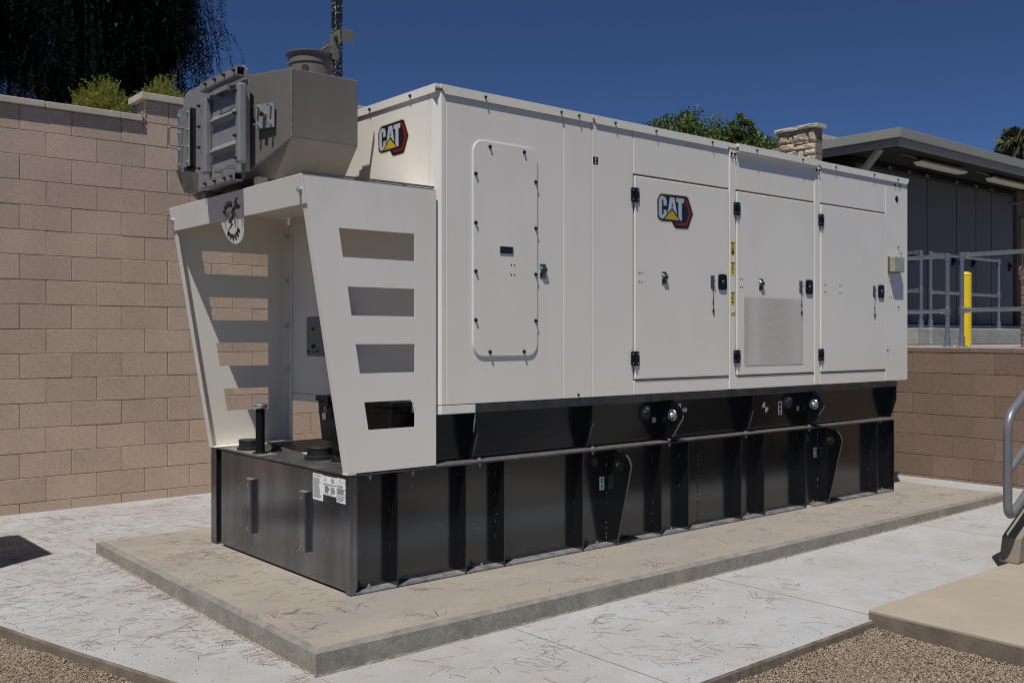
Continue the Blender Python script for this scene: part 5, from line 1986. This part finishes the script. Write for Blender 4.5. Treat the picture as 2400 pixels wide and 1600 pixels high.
# ================================================================== PINE NEEDLES
def needles(n_list):
    Vs, Fs = [], []
    base = 0
    for (poly, n, zfun, clump) in n_list:
        P = scatter_in(poly, n)
        cc = scatter_in(poly, max(2, n // 14))
        # needles gather in loose drifts
        pick = rng.random(n) < clump
        P[pick] = cc[rng.integers(0, len(cc), pick.sum())] + rng.normal(0, 0.045, (pick.sum(), 2))
        ang0 = rng.normal(-0.62, 0.55, n)          # mostly swept one way by the wind
        ang0[rng.random(n) < 0.3] = rng.uniform(0, math.pi, (rng.random(n) < 0).sum() or 1)[0]
        rr = rng.random(n) < 0.33
        ang0[rr] = rng.uniform(-math.pi, math.pi, rr.sum())
        ln = rng.uniform(0.03, 0.12, n)
        cv = rng.normal(0, 0.35, n)
        for i in range(n):
            x, y = P[i]
            if zfun is gz and (px0 - 0.004 < x < px1 and py0 - 0.004 < y < py1):
                continue
            if zfun is gz and (x > 9.38 or y > 8.69 or y < 2.64 or x < xl(y) + 0.01):
                continue
            if zfun is padz and not (px0 + .03 < x < px1 - .03 and py0 + .03 < y < py1 - .03):
                continue
            if zfun is padz and (2.57 < x < 8.0 and 4.37 < y < 6.15):
                continue
            a, L_, c = ang0[i], ln[i], cv[i]
            w_ = 0.0004 + 0.0004 * random.random()
            h0 = zfun(x, y) + 0.001
            lift = 0.006 * random.random() ** 2
            pts = []
            for k in range(4):
                t = k / 3
                pts.append((x, y, h0 + lift * math.sin(math.pi * t) + 0.001))
                x += math.cos(a) * L_ / 3
                y += math.sin(a) * L_ / 3
                a += c / 3
            nx_, ny_ = -math.sin(a), math.cos(a)
            for (qx, qy, qz) in pts:
                Vs += [(qx - nx_ * w_, qy - ny_ * w_, qz), (qx + nx_ * w_, qy + ny_ * w_, qz), (qx, qy, qz + w_ * 1.3)]
            for k in range(3):
                a0 = base + k * 3
                Fs += [(a0, a0 + 3, a0 + 5, a0 + 2), (a0 + 1, a0 + 2, a0 + 5, a0 + 4), (a0, a0 + 1, a0 + 4, a0 + 3)]
            base += 12
    return Vs, Fs
padz = lambda x, y: PZ
Vs, Fs = needles([
    ([(0.9, 5.4), (2.03, 3.9), (2.03, 6.65), (0.7, 8.0)], 780, gz, 0.3),
    ([(0.9, 6.6), (4.2, 6.68), (4.2, 8.6), (0.7, 8.6)], 1500, gz, 0.3),
    ([(2.05, 3.75), (2.59, 4.38), (2.59, 6.64), (2.05, 6.64)], 270, padz, 0.55),
    ([(2.0, 2.9), (4.4, 2.66), (4.4, 3.7), (2.0, 3.7)], 250, gz, 0.6),
    ([(4.4, 2.66), (9.3, 2.66), (9.3, 3.7), (4.4, 3.7)], 150, gz, 0.6),
    ([(2.6, 3.75), (8.5, 3.75), (8.5, 4.36), (2.6, 4.36)], 240, padz, 0.6),
    ([(1.9, 3.6), (2.03, 3.6), (2.03, 6.6), (1.9, 6.6)], 190, gz, 0.5),
])
me = bpy.data.meshes.new('pine_needles')
me.from_pydata(Vs, [], Fs)
me.materials.append(M_needles)
me.update()
nd = obj_from(me, 'pine_needles')
tag(nd, 'dry brown pine needles scattered over the white concrete and the pad', 'pine needles', kind='stuff')
# small dark droppings / seeds on the slab
b = MB()
for _ in range(70):
    x, y = random.uniform(1.5, 6.5), random.uniform(2.7, 8.2)
    if px0 < x < px1 and py0 < y < py1:
        continue
    if x < xl(y) + .03:
        continue
    z = gz(x, y)
    b.cyl((x, y, z), (x + .002, y, z + 0.004), random.uniform(.002, .005), 6, 0.0015)
o = b.build('seed_litter', M_ink)
tag(o, 'tiny dark seeds and specks lying on the white concrete', 'litter', kind='stuff')

# ================================================================== VEGETATION
def leaf_quads(C, D, Nn, L_, W_):
    """centres, directions, normals -> rhombic leaves"""
    D = D / np.linalg.norm(D, axis=1, keepdims=True)
    Sd = np.cross(D, Nn)
    Sd /= np.linalg.norm(Sd, axis=1, keepdims=True) + 1e-9
    L_ = np.asarray(L_).reshape(-1, 1)
    W_ = np.asarray(W_).reshape(-1, 1)
    V = np.stack([C, C + D * L_ * .45 + Sd * W_, C + D * L_, C + D * L_ * .45 - Sd * W_], 1)
    return V.reshape(-1, 3)
def leaves_obj(V, name, m, parent):
    F = np.arange(len(V)).reshape(-1, 4)
    me = fast_mesh(name, V, F, 4, m)
    return obj_from(me, name, parent, kind='stuff')

# pepper tree behind the left wall
pt_ = thing('pepper_tree', 'very dark drooping pepper tree filling the sky above the left wall', 'tree', (4.0, 13.4, 3.28))
b = MB()
b.tube([(4.0, 13.4, 3.2), (3.95, 13.3, 4.4), (3.7, 13.1, 5.4), (3.4, 12.9, 6.8)], [0.28, 0.22, 0.16, 0.08], 12)
b.build('trunk', M_bark, pt_, smooth=True)
crC = np.array([3.50, 12.40, 6.0])
Rv = np.array([math.sin(math.radians(50.04)), -math.cos(math.radians(50.04)), 0])
Fv = np.array([math.cos(math.radians(50.04)), math.sin(math.radians(50.04)), 0])
for k in range(26):
    t = rng.normal(size=3)
    t /= np.linalg.norm(t)
    e_ = crC + Rv * t[0] * 1.6 + Fv * t[1] * 1.2 + np.array([0, 0, t[2] * 1.5])
    b = MB()
    s_ = np.array([3.7, 13.1, 5.3])
    m_ = (s_ + e_) / 2 + np.array([0, 0, 0.4])
    b.tube([tuple(s_), tuple(m_), tuple(e_)], [0.07, 0.04, 0.012], 6)
    b.build('limb', M_bark, pt_)
Cs, Ds, Ns, Ls, Ws = [], [], [], [], []
NS = 5600
clumps = []
for k in range(120):
    p = rng.normal(size=3)
    p /= np.linalg.norm(p)
    p *= rng.random() ** 0.42
    c_ = crC + Rv * p[0] * 1.62 + Fv * p[1] * 1.3 + np.array([0, 0, p[2] * 2.0])
    hole = math.sin((c_ @ Rv) * 3.3 + c_[2] * 0.7) * math.sin(c_[2] * 1.9 + 0.6)
    if hole < 0.38:
        clumps.append(c_)
for k in range(NS):
    cc_ = clumps[k % len(clumps)]
    dd_ = rng.normal(size=3) * np.array([1, 1, .8])
    root = cc_ + dd_ * 0.20
    ln = rng.uniform(0.2, 0.85)
    lean = dd_[:2] * 0.2
    nl = int(ln * 52)
    t = np.linspace(0, 1, nl)
    out = np.array([lean[0], lean[1], 0])
    pts = root[None] + out[None] * (t[:, None] * ln) * (1 - t[:, None] * .5) + np.array([0, 0, -1])[None] * (t[:, None] ** 1.15 * ln)
    side = np.where(np.arange(nl) % 2 == 0, 1, -1)[:, None]
    az = rng.uniform(0, math.pi)
    sd = np.array([math.cos(az), math.sin(az), 0])
    D = sd[None] * side * 0.8 + np.array([0, 0, -0.75])[None] + rng.normal(0, .12, (nl, 3))
    Cs.append(pts)
    Ds.append(D)
    Ns.append(rng.normal(size=(nl, 3)))
    Ls.append(rng.uniform(.045, .085, nl))
    Ws.append(rng.uniform(.0045, .0085, nl))
V = leaf_quads(np.concatenate(Cs), np.concatenate(Ds), np.concatenate(Ns), np.concatenate(Ls), np.concatenate(Ws))
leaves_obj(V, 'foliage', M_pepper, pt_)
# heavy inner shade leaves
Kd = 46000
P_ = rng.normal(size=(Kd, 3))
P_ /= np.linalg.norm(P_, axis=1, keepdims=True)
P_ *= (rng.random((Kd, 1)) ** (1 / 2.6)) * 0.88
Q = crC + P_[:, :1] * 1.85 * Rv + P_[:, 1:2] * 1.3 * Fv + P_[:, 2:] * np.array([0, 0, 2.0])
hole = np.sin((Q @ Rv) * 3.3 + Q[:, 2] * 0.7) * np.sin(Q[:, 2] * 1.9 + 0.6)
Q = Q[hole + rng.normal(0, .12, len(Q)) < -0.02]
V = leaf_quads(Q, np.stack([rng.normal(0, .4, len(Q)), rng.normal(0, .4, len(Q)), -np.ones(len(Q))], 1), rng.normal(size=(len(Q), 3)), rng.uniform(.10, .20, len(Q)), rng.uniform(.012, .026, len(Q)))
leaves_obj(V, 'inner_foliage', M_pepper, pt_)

# yellow-green shrubs on the bank
def shrub(label, cx, cy, z0, rx, h, ntw, seed):
    r_ = np.random.default_rng(seed)
    t = thing('juniper_shrub', label, 'shrub', (cx, cy, z0), 'yellow-green shrubs on top of the wall')
    C_, D_, N_, L_, W_ = [], [], [], [], []
    st = MB()
    for k in range(ntw):
        az = r_.uniform(0, 2 * math.pi)
        sp = r_.uniform(0.05, 1.0) ** 0.7
        tip = np.array([cx + math.cos(az) * rx * sp, cy + math.sin(az) * rx * 0.6 * sp, z0 + h * (1 - 0.62 * sp ** 2) * r_.uniform(.62, 1.05)])
        root = np.array([cx + math.cos(az) * rx * sp * .35, cy + math.sin(az) * rx * .2 * sp, z0 - 0.03])
        if k % 3 == 0:
            st.tube([tuple(root), tuple((root + tip) / 2 + np.array([0, 0, .03])), tuple(tip)], [.004, .003, .001], 4)
        nb = 6
        for j in range(nb):
            f = r_.uniform(.25, 1.0)
            p0 = root + (tip - root) * f
            dr = (tip - root) / np.linalg.norm(tip - root) + r_.normal(0, .38, 3)
            dr[2] = abs(dr[2]) + .2
            dr /= np.linalg.norm(dr)
            tl = r_.uniform(.05, .10)
            nl = 15
            tt = np.linspace(0, 1, nl)[:, None]
            C_.append(p0 + dr * tt * tl)
            D_.append(dr + r_.normal(0, .55, (nl, 3)))
            N_.append(r_.normal(size=(nl, 3)))
            L_.append(r_.uniform(.014, .030, nl))
            W_.append(r_.uniform(.0018, .0034, nl))
    V = leaf_quads(np.concatenate(C_), np.concatenate(D_), np.concatenate(N_), np.concatenate(L_), np.concatenate(W_))
    leaves_obj(V, 'foliage', M_shrub, t)
    st.build('stems', M_bark, t, kind='stuff')
shrub('bushy yellow-green shrub spilling over the low cap left of the raised pier', 2.86, 9.16, 3.30, .29, .47, 210, 3)
shrub('smaller yellow-green shrub behind the raised cap stones', 3.43, 9.24, 3.52, .24, .37, 130, 4)
shrub('low tuft of yellow-green shrub at the foot of the raised pier', 3.02, 9.06, 3.30, .12, .20, 60, 5)

def leafy_tree(name, label, base, cc, rad, nclump, nleaf, ls, seed, group=None):
    r_ = np.random.default_rng(seed)
    t = thing(name, label, 'tree', base, group)
    b = MB()
    b.tube([base, (base[0] + .1, base[1], (base[2] + cc[2]) / 2), (cc[0], cc[1], cc[2])], [.16, .12, .05], 10)
    b.build('trunk', M_bark, t, smooth=True)
    C_ = []
    lm = MB()
    for k in range(nclump):
        d = r_.normal(size=3)
        d /= np.linalg.norm(d)
        d[2] = d[2] if d[2] > -.3 else -d[2]
        rr = r_.uniform(.55, 1.0)
        c = np.array(cc) + d * np.array(rad) * rr
        lm.tube([tuple(cc), tuple((np.array(cc) + c) / 2 + r_.normal(0, .05, 3)), tuple(c)], [.03, .018, .006], 5)
        s_ = r_.uniform(.12, .26) * min(rad)
        n = nleaf
        q = r_.normal(size=(n, 3))
        q /= np.linalg.norm(q, axis=1, keepdims=True)
        C_.append(c + q * (r_.random((n, 1)) ** .45) * s_ * np.array([1.1, 1.1, .9]))
    lm.build('limbs', M_bark, t)
    C_ = np.concatenate(C_)
    n = len(C_)
    D = r_.normal(size=(n, 3))
    V = leaf_quads(C_, D, r_.normal(size=(n, 3)) + np.array([0, 0, 1.0]), r_.uniform(.7, 1.3, n) * ls, r_.uniform(.7, 1.2, n) * ls * .30)
    leaves_obj(V, 'crown', M_tree, t)
    return t
leafy_tree('broadleaf_tree', 'green tree with rounded crown rising behind the cabin roof', (17.1, 14.3, 3.28 if False else 1.33), (17.1, 14.3, 5.05), (1.35, 1.2, 1.45), 130, 150, .075, 11, 'green trees behind the cabin')
leafy_tree('broadleaf_tree', 'darker green tree nearest the stone pier, with an upright tip', (18.6, 13.4, 1.33), (18.5, 13.4, 4.9), (1.15, 1.1, 1.10), 110, 150, .075, 12, 'green trees behind the cabin')
leafy_tree('broadleaf_tree', 'narrow upright green treetop between the rounded tree and the pier', (18.1, 13.6, 1.33), (18.05, 13.55, 5.65), (.42, .42, .75), 34, 140, .07, 13, 'green trees behind the cabin')

# fan palm far away
pm = thing('fan_palm', 'distant fan palm with brown hanging fronds above the roof at right', 'palm tree', (62, 26.3, -0.1))
b = MB()
b.tube([(62, 26.3, -.1), (62.1, 26.3, 6), (62, 26.3, 13.1)], [.32, .26, .24], 12)
b.build('trunk', M_bark, pm, smooth=True)
V_ = []
for k in range(130):
    az = rng.uniform(0, 2 * math.pi)
    el = rng.uniform(-1.05, 1.35)
    d = np.array([math.cos(az) * math.cos(el), math.sin(az) * math.cos(el), math.sin(el)])
    c0 = np.array([62, 26.3, 13.2])
    hub = c0 + d * rng.uniform(.05, .75)
    up = np.cross(d, rng.normal(size=3))
    up /= np.linalg.norm(up)
    sd = np.cross(d, up)
    nb = 22
    for j in range(nb):
        a = (j / (nb - 1) - .5) * 2.3
        dj = d * math.cos(a) + sd * math.sin(a)
        L1 = rng.uniform(.55, .80)
        p1 = hub + dj * L1 * .55
        p2 = p1 + (dj * .7 + np.array([0, 0, -.75])) * L1 * .45
        w_ = up * .01 + np.cross(dj, up) * .028
        V_ += [hub, p1 - w_, p1 + w_, p1 + w_]
        V_[-1] = p1 + w_
        V_ += [p1 - w_, p2, p1 + w_, p1]
V_ = np.array(V_)
leaves_obj(V_, 'crown', M_palm, pm)
